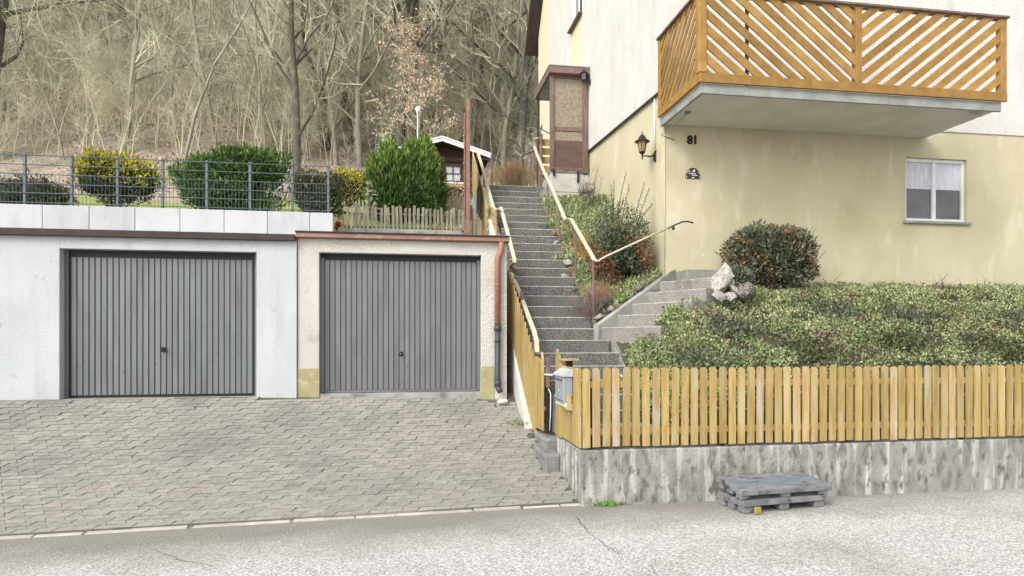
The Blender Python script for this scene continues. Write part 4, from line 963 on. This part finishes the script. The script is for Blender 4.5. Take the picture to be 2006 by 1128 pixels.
# cabin
cb = thing('garden_shed', 'dark brown wooden garden shed with white gable trim and small window', 'shed', (1.035, 19.6, 5.3))
cu, cz0, cA = 1.035, 5.2, 7.40; cL, cR_ = cu-1.04, cu+1.04; zE = cA-.32
wz0, wz1, wu0, wu1 = 6.32, 6.74, 1.17, 1.58
box('wall', (cL+.03, 19.70, cz0), (cR_-.03, 21.6, zE), 'cabin_wood', cb)
m = MB(); m.prism([(cL, 19.69, zE), (cR_, 19.69, zE), (cu, 19.69, cA-.02)], (0, 1.9, 0)); m.build('gable', 'cabin_wood', cb)
z = cz0
while z < zE-.02:
    zz = min(z+.135, zE)
    segs = [(cL, cR_)] if (zz < wz0-.02 or z > wz1+.02) else [(cL, wu0-.05), (wu1+.05, cR_)]
    for a, b in segs: box('board', (a, 19.655, z+.004), (b, 19.70, zz), 'cabin_wood', cb, .006)
    z += .14
wn = box('window', (wu0, 19.675, wz0), (wu1, 19.695, wz1), 'curtain', cb, 0)
for a, b in (((wu0-.05,19.64,wz0-.05),(wu1+.05,19.70,wz0)), ((wu0-.05,19.64,wz1),(wu1+.05,19.70,wz1+.05)), ((wu0-.05,19.64,wz0),(wu0,19.70,wz1)), ((wu1,19.64,wz0),(wu1+.05,19.70,wz1)), (((wu0+wu1)/2-.013,19.65,wz0),((wu0+wu1)/2+.013,19.676,wz1)), ((wu0,19.648,(wz0+wz1)/2-.013),(wu1,19.675,(wz0+wz1)/2+.013))): box('frame', a, b, 'cabin_wood', wn, .003)
box('sill', (wu0-.08, 19.56, wz0-.10), (wu1+.1, 19.66, wz0-.055), 'white_paint', wn); box('flower_box', (wu0-.06, 19.50, wz0-.22), (wu1+.18, 19.64, wz0-.11), 'wood_plank', wn)
sl_ = .42/1.36
for sgn in (-1, 1):
    eu = cu+sgn*1.40; ez = cA-1.40*sl_
    m = MB(); m.prism([(cu, 19.15, cA), (eu, 19.15, ez), (eu, 19.15, ez+.05), (cu, 19.15, cA+.05)], (0, 2.8, 0)); m.build('roof', 'roof_brown', cb)
    m = MB(); m.prism([(cu, 19.12, cA-.07), (eu, 19.12, ez-.07), (eu, 19.12, ez+.03), (cu, 19.12, cA+.03)], (0, .029, 0)); m.build('fascia', 'white_paint', cb)
    m = MB(); m.prism([(cu, 19.10, cA+.031), (eu, 19.10, ez+.031), (eu, 19.10, ez+.075), (cu, 19.10, cA+.075)], (0, .06, 0)); m.build('verge', 'white_paint', cb)
# pole with weather vane
wp = at(818, 290, 17.4); wt = at(818, 208, 17.4)
bp_ = thing('garden_pole', 'thin white pole rising behind the round evergreen', 'pole', (wp.x, 17.4, T(wp.x, 17.4)))
tube('shaft', [(wp.x, 17.4, T(wp.x,17.4)-.05), (wp.x, 17.4, wt.z-.1)], .016, 'white_paint', bp_, 6)
box('top_block', (wt.x-.02, 17.38, wt.z-.12), (wt.x+.045, 17.42, wt.z), 'white_paint', bp_)
m = MB(); m.prism([(wt.x-.07, 17.395, wt.z-.05), (wt.x-.01, 17.395, wt.z-.20), (wt.x-.02, 17.395, wt.z-.03)], (0, .012, 0)); m.build('vane', 'white_paint', bp_)
# back board fence and landing rails
bf = thing('back_board_fence', 'yellow horizontal board fence closing the top of the stairs', 'fence', (2.5, 17.4, 5))
for k in range(2):
    zz = zat(354-14*k, 2.2, 17.3); a = at(958, 330, 17.3).x; b = at(1046, 330, 17.3).x
    box('board', (a, 17.30, zz-.02), (b, 17.325, zz+.13), 'wood_yellow', bf)
for k in range(5):
    zz = zat(352-17.5*k, 3.1, 17.2); a = at(1050, 330, 17.2).x; b = at(1090, 330, 17.2).x
    box('board', (a, 17.20, zz-.02), (b, 17.225, zz+.155), 'wood_yellow', bf)
for px, pt_ in ((963,305),(1031,310),(1046,283),(1061,262)):
    q = at(px, pt_, 17.15); box('post', (q.x-.025, 17.12, 4.9), (q.x+.025, 17.17, q.z), 'post_mauve', bf)
h1 = thing('landing_rail', 'thin dark metal rail beside the shed at the stair head', 'handrail', (2.0, 15.0, 5)); 
tube('rail', [at(930,312,15.9), at(965,312,15.6), at(976,314,15.5), at(979,322,15.5)], .016, 'rail_dark', h1, 6); q = at(964, 312, 15.62); box('post', (q.x-.02, q.y-.02, 4.97), (q.x+.02, q.y+.02, q.z), 'post_mauve', h1)
h2 = thing('landing_rail', 'thin dark curved rail by the porch at the stair head', 'handrail', (2.8, 15.0, 5))
tube('rail', [at(1022,308,15.6), at(1026,303,15.5), at(1035,300,15.2), at(1050,294,14.9)], .016, 'rail_dark', h2, 6); q = at(1040, 299, 15.1); box('post', (q.x-.02, q.y-.02, 4.97), (q.x+.02, q.y+.02, q.z), 'post_mauve', h2)
tube('upper_rail', [at(1056,270,14.9), at(1062,245,15.6), at(1058,252,15.4), at(1078,262,15.0)], .013, 'rail_dark', h2, 6); q = at(1060, 262, 15.0); box('post', (q.x-.02, q.y-.02, 4.97), (q.x+.02, q.y+.02, q.z), 'post_mauve', h2)
# ================================================================== shrubs
def core(name, c, r, mat, parent, seed=1):
    bm = bmesh.new(); bmesh.ops.create_icosphere(bm, subdivisions=3, radius=1); q = random.Random(seed)
    ph = [(Vector((q.gauss(0,1),q.gauss(0,1),q.gauss(0,1)))*2.2, q.uniform(0,6)) for _ in range(5)]
    for v in bm.verts:
        f = 1+.06*sum(math.sin(v.co.dot(a)+b) for a, b in ph); v.co = Vector((v.co.x*r[0]*f, v.co.y*r[1]*f, v.co.z*r[2]*f))
    me = bpy.data.meshes.new('core'); bm.to_mesh(me); bm.free()
    return mk(name, me, mat, parent, c)
def shell(n, c, r, lump=.12, inner=.75, flat=None, seed=0):
    d = unit(n); ph = np.random.default_rng(seed); A = ph.normal(size=(6,3))*3; B = ph.uniform(0,6,6)
    f = 1+lump*np.sin(d@A.T+B).mean(1)*2
    d2 = np.sign(d)*np.abs(d)**.8; d2 /= np.linalg.norm(d2, axis=1, keepdims=True)**.55
    P = d2*np.array(r)*(f*rng.uniform(inner, 1, n))[:,None]+np.array(c)
    return P, d
# round evergreen
cy = thing('evergreen_bush', 'large rounded dark green conifer bush behind the picket fence', 'bush', (0, 16.4, T(0,16.4)))
cc = at(770, 345, 16.4); c2_ = at(818, 345, 16.4)
zb_ = T(0,16.4)
for i, (c_, rx, rz_, top) in enumerate(((cc, .60, .93, 6.27), (c2_, .56, .98, 6.36))):
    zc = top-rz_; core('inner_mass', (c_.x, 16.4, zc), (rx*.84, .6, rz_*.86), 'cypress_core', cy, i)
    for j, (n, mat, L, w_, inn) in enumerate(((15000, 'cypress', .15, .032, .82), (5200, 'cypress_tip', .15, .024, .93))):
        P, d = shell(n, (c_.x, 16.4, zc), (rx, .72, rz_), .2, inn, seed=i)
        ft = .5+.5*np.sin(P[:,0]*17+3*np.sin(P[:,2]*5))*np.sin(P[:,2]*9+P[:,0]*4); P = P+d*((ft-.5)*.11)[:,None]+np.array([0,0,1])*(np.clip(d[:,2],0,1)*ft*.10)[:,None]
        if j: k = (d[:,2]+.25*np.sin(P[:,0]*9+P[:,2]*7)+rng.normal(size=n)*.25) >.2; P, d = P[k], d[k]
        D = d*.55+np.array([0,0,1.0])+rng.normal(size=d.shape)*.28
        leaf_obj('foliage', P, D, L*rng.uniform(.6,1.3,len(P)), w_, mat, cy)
m = MB(); m.tube([(cc.x, 16.4, zb_-.05), (cc.x, 16.4, zb_+.7)], .05, 6); m.build('trunk', 'bark_dark', cy)
m = MB(); m.tube([(c2_.x, 16.4, zb_-.05), (c2_.x, 16.4, zb_+.7)], .05, 6); m.build('trunk', 'bark_dark', cy)
def bush(name, label, c, r, parts, group=None, corem='cypress_core', seed=3, cs=.72, up=.5, lobes=6):
    t = thing(name, label, 'bush', (c[0], c[1], c[2]-r[2]), group); q = random.Random(seed*7+1)
    L_ = []
    for k in range(lobes if corem else 1):
        f = .0 if k == 0 else 1
        a = q.uniform(0, 6.28); L_.append((Vector((c[0]+f*r[0]*.5*math.cos(a), c[1]+f*r[1]*.4*math.sin(a), c[2]+f*r[2]*q.uniform(-.35,.48))), [x*(.82 if k == 0 else q.uniform(.42,.62)) for x in r]))
    for k, (lc, lr_) in enumerate(L_):
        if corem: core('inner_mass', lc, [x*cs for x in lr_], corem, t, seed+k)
    m = MB(); base = Vector((c[0], c[1], c[2]-r[2]*1.02))
    for k in range(26):
        a = unit(1)[0]; tip = Vector((c[0]+a[0]*r[0]*1.02, c[1]+a[1]*r[1], c[2]+abs(a[2])*r[2]*1.12)); m.tube([base+Vector((a[0]*.04,a[1]*.04,0)), base.lerp(tip, .55)+Vector((0,0,-.03)), tip], [.012,.008,.003], 4, False)
    m.build('stems', 'shrub_stem', t)
    for n, mat, L, w_, fn in parts:
        PP, DD = [], []
        for k, (lc, lr_) in enumerate(L_):
            P, d = shell(int(n*(.5 if k == 0 else .75/len(L_))), lc, lr_, .22, .70, seed=seed+k)
            if fn is not None: kk = fn(P, d); P, d = P[kk], d[kk]
            PP.append(P); DD.append(d)
        P, d = np.concatenate(PP), np.concatenate(DD)
        leaf_obj('foliage', P, d*.6+rng.normal(size=d.shape)*.5+np.array([0,0,up]), L*rng.uniform(.5,1.5,len(P)), w_*rng.uniform(.7,1.3,len(P)), mat, t)
    return t
p = at(683, 368, 16.6); bush('yellow_bush', 'small yellow leaved bush near the round evergreen', (p.x, 16.6, p.z), (.42,.40,.44), [(4200,'yellow_leaf',.06,.03,lambda P,d: d[:,2] > -.25+.3*np.sin(P[:,0]*8)), (3000,'tan_leaf',.06,.025,lambda P,d: d[:,2] < .25)])
p = at(622, 378, 13.2); bush('clipped_bush', 'dark green bush seen through the grey wire fence', (p.x, 13.2, p.z-.10), (.52,.5,.50), [(7000,'hedge_leaf',.06,.026,None), (1500,'tan_leaf',.055,.022,lambda P,d: d[:,2] > .1)])
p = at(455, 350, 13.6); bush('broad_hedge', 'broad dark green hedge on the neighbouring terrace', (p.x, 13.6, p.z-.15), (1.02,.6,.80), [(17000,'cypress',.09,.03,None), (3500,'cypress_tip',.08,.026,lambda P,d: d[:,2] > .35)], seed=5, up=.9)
p = at(228, 345, 13.8); bush('yellow_bush', 'round yellow green bush on the neighbouring terrace behind wire fence', (p.x, 13.8, p.z-.1), (.75,.6,.62), [(8000,'yellow_leaf',.07,.032,lambda P,d: d[:,2] > -.2), (4500,'hedge_leaf',.06,.028,lambda P,d: d[:,2] < .3)], seed=8)
p = at(60, 385, 13.4); bush('clipped_bush', 'low dark shrub at the far end of the neighbouring terrace', (p.x, 13.4, p.z-.15), (.8,.5,.5), [(8000,'hedge_leaf',.06,.028,None)], seed=9)
p = at(757, 288, 17.2); bush('variegated_shrub', 'pale variegated sprigs poking out above the evergreen', (p.x, 17.2, p.z-.15), (.22,.2,.55), [(900,'varieg_leaf',.11,.045,None)], corem=None)
p = at(728, 375, 15.9); bush('variegated_shrub', 'pale variegated leaves low beside the evergreen', (p.x, 15.9, p.z-.15), (.12,.12,.45), [(420,'varieg_leaf',.10,.04,None)], corem=None)
# weathered palings between the bushes
dp_ = thing('paling_row', 'dim upright old palings between the yellow bush and evergreen', 'fence', (-.8, 17.2, 4.6))
for k in range(9): q = at(672+7*k, 372+rnd.uniform(-6,6), 17.3); mk('paling', pmesh[k % 4], None, dp_, (q.x, 17.3, q.z-.5))
# cotoneaster shrub by the house wall
def stems(name, base, n, Lr, spread, r, mat, parent, twig=4, tl=.12, sides=4, up=1.0):
    m = MB()
    for i in range(n):
        d = Vector((rnd.gauss(0,spread), rnd.gauss(0,spread*.7), up)).normalized(); p = Vector(base)+Vector((rnd.gauss(0,.06), rnd.gauss(0,.05), 0)); L = rnd.uniform(*Lr); pts = [p]
        for k in range(5): d = (d+Vector((rnd.gauss(0,.09), rnd.gauss(0,.09), .03))).normalized(); pts.append(pts[-1]+d*L/5)
        m.tube(pts, [r, r*.9, r*.75, r*.6, r*.5, r*.3], sides, False)
        for k in range(twig):
            q = pts[1+k*4//max(1,twig)].lerp(pts[min(5, 2+k*4//max(1,twig))], rnd.random()); e = q+(d+Vector((rnd.gauss(0,.8), rnd.gauss(0,.8), rnd.gauss(.2,.3)))).normalized()*tl*rnd.uniform(.5,1.3)
            m.tube([q, e], [r*.5, r*.25], 3, False)
    return m.build(name, mat, parent)
sc_ = at(1212, 492, 10.6); sb = (sc_.x, 10.6, zrock(sc_.x, 10.6))
sh = thing('cotoneaster_shrub', 'dense dark shrub with reddish leaves and long bare shoots by the house wall', 'shrub', sb)
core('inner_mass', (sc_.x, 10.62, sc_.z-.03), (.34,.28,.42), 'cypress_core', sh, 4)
for n, mat, fn in ((6800,'shrub_leaf',None),(9000,'shrub_leaf_red',lambda P,d: (d[:,2] < .35)&(np.sin(P[:,0]*7+P[:,2]*6) > -.1))):
    P, d = shell(n, (sc_.x, 10.6, sc_.z), (.50,.42,.60), .3, .62, seed=11)
    if fn is not None: k = fn(P, d); P, d = P[k], d[k]
    leaf_obj('foliage', P, d*.5+rng.normal(size=d.shape)*.6+np.array([0,0,.4]), rng.uniform(.025,.055,len(P)), .022, mat, sh)
shoots = []
m = MB(); LPn = []; LD = []
for px, py, bx in ((1197,362,1196),(1226,338,1208),(1233,362,1215),(1203,352,1200),(1212,395,1210),(1262,358,1236),(1272,368,1244),(1278,400,1246),(1222,390,1214),(1232,408,1225),(1188,392,1190),(1274,436,1252)):
    tip = at(px, py, 10.55); bs = at(bx, 450, 10.6); mid = bs.lerp(tip, .5)+Vector((rnd.gauss(0,.02), rnd.gauss(0,.03), .03)); pts = [Vector((sb[0]+(bs.x-sb[0])*.4, 10.6, sb[2]+.2)), bs, mid, tip]
    m.tube(pts, [.010,.008,.006,.003], 4, False)
    for k in range(22):
        t = k/21; q = bs.lerp(mid, t*2) if t < .5 else mid.lerp(tip, t*2-1); dd = Vector((rnd.choice((-1,1)), rnd.gauss(0,.6), rnd.uniform(0,.5))).normalized(); e_ = q+dd*rnd.uniform(.03,.09)*(1.15-t)
        m.tube([q, e_], [.003,.002], 3, False)
        for _ in range(3): LPn.append(q.lerp(e_, rnd.random())); LD.append((rnd.gauss(0,1), rnd.gauss(0,1), .5))
m.build('shoots', 'shrub_stem', sh); leaf_obj('foliage', np.array(LPn), np.array(LD), .026, .012, 'shrub_leaf', sh)
# more planting in the rockery
def small(name, label, cat, px, py, v, fn): 
    p = at(px, py, v); z = zrock(p.x, p.y); t = thing(name, label, cat, (p.x, v, z)); fn(t, Vector((p.x, v, z))); return t
small('twig_bush', 'bare greyish pink twiggy bush leaning over the stair edge', 'bush', 1153, 605, 9.85, lambda t, b: stems('stems', b, 70, (.35,.62), .55, .0045, 'twig_grey', t, 5, .14))
small('twig_bush', 'low rust red twiggy bush behind the bare grey one', 'bush', 1180, 560, 10.05, lambda t, b: stems('stems', b, 60, (.3,.5), .6, .004, 'twig_red', t, 5, .12))
def gr(mat, n, L, sp_, w_=.012):
    def f(t, b):
        P = np.array(b)+rng.normal(size=(n,3))*np.array([sp_,sp_,0]); D = rng.normal(size=(n,3))*.45+np.array([0,0,1]); leaf_obj('blades', P, D, rng.uniform(.5,1,n)*L, w_, mat, t, True)
    return f
small('dry_grass_tuft', 'orange dry grass tuft behind the upper handrail', 'grass tuft', 1143, 465, 11.6, gr('dry_grass', 130, .42, .07))
small('dry_grass_tuft', 'pale dry grass tuft beside the house wall', 'grass tuft', 1152, 470, 11.3, gr('dry_grass', 90, .32, .07))
small('green_tuft', 'fresh green tuft between the rocks under the dark shrub', 'plant', 1216, 570, 10.0, gr('fresh_green', 160, .14, .05))
small('green_tuft', 'deep green leafy tuft beside the last mauve rail post', 'plant', 1186, 572, 9.95, gr('shrub_leaf', 200, .2, .06, .03))
small('green_tuft', 'low moss green tuft along the upper stair edge', 'plant', 1083, 432, 12.6, gr('fresh_green', 200, .13, .10))
small('green_tuft', 'yellow green tuft beside the pale stone at the stairs', 'plant', 1103, 478, 11.5, gr('cover_leaf', 240, .12, .08, .03))
small('primrose', 'yellow primrose clump at the end of the rockery', 'flower', 1262, 562, 9.9, gr('flower_yellow', 30, .09, .03, .05))
small('heather_clump', 'dark heather clump below the porch base', 'plant', 1150, 405, 13.5, lambda t, b: stems('stems', b, 60, (.15,.3), .5, .005, 'shrub_stem', t, 5, .1))
small('twig_bush', 'thin bare shoots against the house wall under the porch', 'bush', 1156, 420, 13.0, lambda t, b: stems('stems', b, 14, (.5,.95), .2, .005, 'shrub_stem', t, 8, .12))
P = []; 
for _ in range(15000):
    u = rnd.uniform(2.83, 4.1); v = rnd.uniform(9.8, 14.3)
    if math.sin(4*u+2*v)*math.sin(3.1*v-u) > -2: P.append((u, v, zrock(u, v)+rnd.uniform(0,.07)))
P = np.array(P); o = leaf_obj('rockery_plants', P, rng.normal(size=P.shape)*.7+np.array([0,0,.7]), rng.uniform(.03,.08,len(P)), .024, 'cover_leaf', None); tag(stuff(o), 'low mixed alpine plants between the rockery stones', 'ground cover')
P2 = P[rng.permutation(len(P))[:1500]]+np.array([.03,.02,0]); o = leaf_obj('rockery_litter', P2, rng.normal(size=P2.shape)+np.array([0,0,.2]), rng.uniform(.03,.07,len(P2)), .03, 'litter_leaf', None); tag(stuff(o), 'dry brown leaves caught between the rockery stones', 'fallen leaves')
# snowdrops in the bank and dark shrub right of the boulder
for px, py, lab in ((1232,668,'snowdrop clump flowering at the left edge of the ground cover'),(1246,700,'green grass clump low at the left edge of the ground cover')):
    q = at(px, py, 8.35 if py < 690 else 7.95); z = zbank(q.x, q.y); t = thing('snowdrop' if py < 690 else 'grass_clump', lab, 'flower' if py < 690 else 'plant', (q.x, q.y, z))
    gr('fresh_green', 120, .16, .05)(t, Vector((q.x, q.y, z+.04)))
    if py < 690:
        n = 26; P = np.array((q.x, q.y, z+.17))+rng.normal(size=(n,3))*np.array([.07,.06,.02]); leaf_obj('blossom', P, rng.normal(size=(n,3))*.3+np.array([0,0,-1]), .04, .025, 'flower_white', t)
p = at(1520, 500, 9.75); zz = 2.6
t = bush('dark_shrub', 'broad dark reddish green shrub against the ochre house front', (p.x, 9.7, 2.95), (.85,.42,.60), [(12000,'shrub_leaf',.06,.028,None),(3500,'shrub_leaf_red',.055,.026,lambda P,d: np.sin(P[:,0]*6+P[:,2]*5) > .1)], seed=13)
p = at(1440, 546, 8.95); bush('dark_shrub', 'small dark green shrub tucked behind the pale boulders', (p.x+.06, 8.98, p.z), (.2,.16,.2), [(1800,'shrub_leaf',.05,.026,None)], seed=14)
# red-stemmed bush on the landing
rb = at(1004, 362, 15.7); t = thing('dogwood_bush', 'upright bush of reddish twigs at the head of the stairs', 'bush', (rb.x, 15.7, 4.97))
stems('stems', (rb.x, 15.7, 4.97), 190, (.55,.98), .46, .006, 'twig_base', t, 5, .2)
stems('tips', (rb.x, 15.7, 5.35), 190, (.32,.62), .55, .006, 'twig_red', t, 5, .13)
small_t = thing('dry_shrub', 'straw coloured bare shrub between evergreen and shed', 'bush', (at(890,395,16.8).x, 16.8, T(1,16.8)))
stems('stems', (at(890,395,16.8).x, 16.8, T(1,16.8)), 130, (.45,.85), .55, .007, 'twig_tan', small_t, 6, .16)
n = 260; P = np.array(at(893, 372, 16.7))+rng.normal(size=(n,3))*np.array([.2,.1,.2]); leaf_obj('foliage', P, rng.normal(size=(n,3)), .06, .035, 'oak_leaf', small_t)
# ================================================================== trees of the wooded slope
def grow(mb, tw, p, d, L, r, lev, q, up, maxlev, cnt, leafs=None, lite=False):
    ns = (6 if lev == 0 else 4 if lev < 3 else 3) if not lite else (5, 3, 2, 2)[lev]
    pts = [Vector(p)]; d = Vector(d).normalized(); wob = (.07, .2, .25, .28)[min(lev,3)]*(1.9 if lite else 1)
    for i in range(ns):
        d = (d+Vector((q.gauss(0,wob), q.gauss(0,wob), q.gauss(0,wob*.6)+up*(.10 if lev else .02)))).normalized(); pts.append(pts[-1]+d*L/ns)
    rad = [r*(1-.72*i/ns) for i in range(ns+1)]
    (mb if lev < 2 else tw).tube(pts, rad, (4, 3, 3, 3)[lev] if lite else (7, 5, 3, 3)[min(lev,3)], False)
    if lev >= maxlev:
        if leafs is not None: leafs += [(pts[-1], d), (pts[-2], d)]
        return
    n = cnt[lev]
    for k in range(n):
        t = (.18+.8*(k+q.random())/n) if lev == 0 else q.uniform(.2, 1.0)
        i = min(ns-1, int(t*ns)); b = pts[i].lerp(pts[i+1], t*ns-i)
        axis = pts[i+1]-pts[i]; axis.normalize(); side = axis.orthogonal().normalized(); side.rotate(Quaternion(axis, q.uniform(0, 6.283)))
        a = q.uniform(.5, 1.05); nd = axis*math.cos(a)+side*math.sin(a); rr_ = r*(1-.72*t)
        grow(mb, tw, b, nd, L*q.uniform(.28,.5)*(1.15-.5*t if lev == 0 else 1), max(rr_*q.uniform(.4,.6), .005), lev+1, q, up, maxlev, cnt, leafs, lite)
def tree_proto(seed, H, r, cnt, bark, twig, lean=0, leafy=False):
    q = random.Random(seed); mb, tw = MB(), MB(); lf = [] if leafy else None
    grow(mb, tw, (0,0,-.4), (lean, q.gauss(0,.04), 1), H, r, 0, q, 1.0, 3, cnt, lf)
    a = mesh_from(mb.v, mb.f, True); a.materials.append(MATS[bark]); b = mesh_from(tw.v, tw.f); b.materials.append(MATS[twig])
    c = None
    if leafy:
        P = np.array([list(x[0]) for x in lf]); P = P[np.sin(P[:,0]*3+P[:,2]*2.3)*np.sin(P[:,1]*3+P[:,2]) > -.25]; P = np.repeat(P, 4, 0); P = P+rng.normal(size=P.shape)*.06; V, Q = leaves(P, rng.normal(size=P.shape)+np.array([0,0,-.4]), .075, .045); c = np_mesh(V, Q, 4); c.materials.append(MATS['oak_leaf'])
    return a, b, c
protos = [
 (tree_proto(1, 15, .20, (18,9,8), 'bark_dark', 'twig_tan', .05), 'tall dark barked bare tree with wide forking limbs'),
 (tree_proto(2, 13, .15, (18,9,8), 'bark_grey', 'twig_olive', -.08), 'mid sized grey barked bare tree with olive twigs'),
 (tree_proto(3, 16, .24, (17,9,8), 'bark_dark', 'twig_olive', .02), 'thick dark trunked bare tree with mossy twigs'),
 (tree_proto(4, 11, .10, (20,9,7), 'bark_grey', 'twig_tan', .12), 'slender leaning bare tree with tan twigs'),
 (tree_proto(5, 12, .11, (18,9,8), 'bark_grey', 'twig_olive', 0), 'slender upright bare tree with dense olive twigs'),
]
leafy = tree_proto(6, 4.6, .075, (18,8,4), 'bark_grey', 'twig_tan', .03, True)
def put(proto, label, u, v, s, rz_, name='bare_tree'):
    z = T(u, v)-.1; t = thing(name, label, 'tree', (u, v, z), 'bare trees on the wooded slope'); t.rotation_euler = (0, 0, rz_); t.scale = (s, s, s)
    for nm, me in zip(('trunk', 'crown', 'foliage'), proto):
        if me is None: continue
        o = bpy.data.objects.new(nm, me); COL.objects.link(o); o.parent = t
    return t
key = [(0,580,21.6,.7,'crooked dark tree rising behind the grey wire fence'),(0,778,23.4,.8,'forked dark tree rising straight above the round evergreen'),(0,836,23.8,.85,'forked dark tree directly behind the pale leafy tree'),(2,1016,24,.75,'thick dark trunk standing beside the house gable'),(1,706,24,.8,'grey barked tree rising above the yellow bush by the evergreen'),(3,660,24,.9,'slender leaning tree just behind the wire fence end post'),(2,862,26,.8,None),(4,875,29,1,None),(1,930,25,.9,'grey barked tree rising behind the garden shed'),(4,978,31,1,None),(3,985,26,.9,'slender tree rising above the head of the stairs'),(2,640,26,.9,None),(1,1040,30,1,None),(4,735,30,1,None),(3,610,28,1,None),(0,905,27,1,None),(2,760,38,1,None),(0,690,27,1,None)]
for pi, px, v, s_, lab in key:
    put(protos[pi][0], lab or protos[pi][1]+' on the wooded slope', v*tanpx(px), v, s_, rnd.uniform(0,6.28))
tries = []
vv = 25.0
while vv < 52:
    half = .80*vv; uu = -half*.95+rnd.uniform(0,3)
    while uu < half*.75:
        if not (uu > 4.5 and vv < 48 and uu/vv > .19): tries.append((uu+rnd.uniform(-1.2,1.2), vv+rnd.uniform(-1,1)))
        uu += rnd.uniform(2.4,4.0)
    vv += 3.0
for u, v in tries:
    pi = rnd.choice((0,1,1,1,3,3,3,4,4,4,2)); put(protos[pi][0], protos[pi][1]+' on the wooded slope', u, v, rnd.uniform(.75,1.1), rnd.uniform(0,6.28))
put(leafy, 'small tree still holding pale pinkish brown leaves behind the shed', at(820,300,22.5).x, 22.5, 1.0, .6, 'leafy_tree')
# undergrowth: one mass of saplings and brush
def sap(seed, H, r, cnt, maxlev=2, lean=0):
    q = random.Random(seed); m = MB(); grow(m, m, (0,0,-.2), (lean, q.gauss(0,.1), 1), H, r, 0, q, 1.6, maxlev, cnt, None, True); 
    tri = []
    for f in m.f: tri.append(f if len(f) == 4 else f+(f[-1],)*(4-len(f)))
    return np.array([list(x) for x in m.v]), np.array(tri)
def brush_obj(name, label, cat, mat, n, vr, Hs, seed, cnt, maxlev=2):
    q = random.Random(seed); vs = [sap(seed*10+i, H, r, cnt, maxlev, q.uniform(-.35,.35)) for i, (H, r) in enumerate(Hs)]
    VV, FF, b = [], [], 0
    for _ in range(n):
        v = vr[0]+(vr[1]-vr[0])*q.random()**1.3; lim = v*.62 if False else v; u = q.uniform(-.70*v, .26*v)
        if u > 3.4 and v < 21.5: continue
        if -.6 < u < 3 and v < 22.3: continue
        A, Q = vs[q.randrange(len(vs))]; a = q.uniform(0,6.28); s = q.uniform(.6,1.15); Rm = np.array([[math.cos(a),-math.sin(a),0],[math.sin(a),math.cos(a),0],[0,0,1]])
        VV.append(A@Rm.T*s+np.array([u, v, T(u,v)])); FF.append(Q+b); b += len(A)
    o = mk(name, np_mesh(np.concatenate(VV), np.concatenate(FF), 4), mat); return tag(stuff(o), label, cat)
brush_obj('saplings', 'thicket of thin tan saplings between the trees on the slope', 'undergrowth', 'twig_tan', 330, (23.6, 47), [(4,.018),(5.5,.022),(3,.014),(6,.024)], 3, (15,9))
brush_obj('brushwood', 'tangle of olive brushwood low on the wooded slope', 'undergrowth', 'twig_olive', 430, (23, 45), [(2.6,.013),(3.5,.016),(2.2,.012),(4.5,.018)], 4, (16,10))
brush_obj('dark_saplings', 'scattered darker bare saplings among the tan thicket', 'undergrowth', 'bark_grey', 90, (23, 44), [(7,.05),(8,.055)], 5, (10,5))
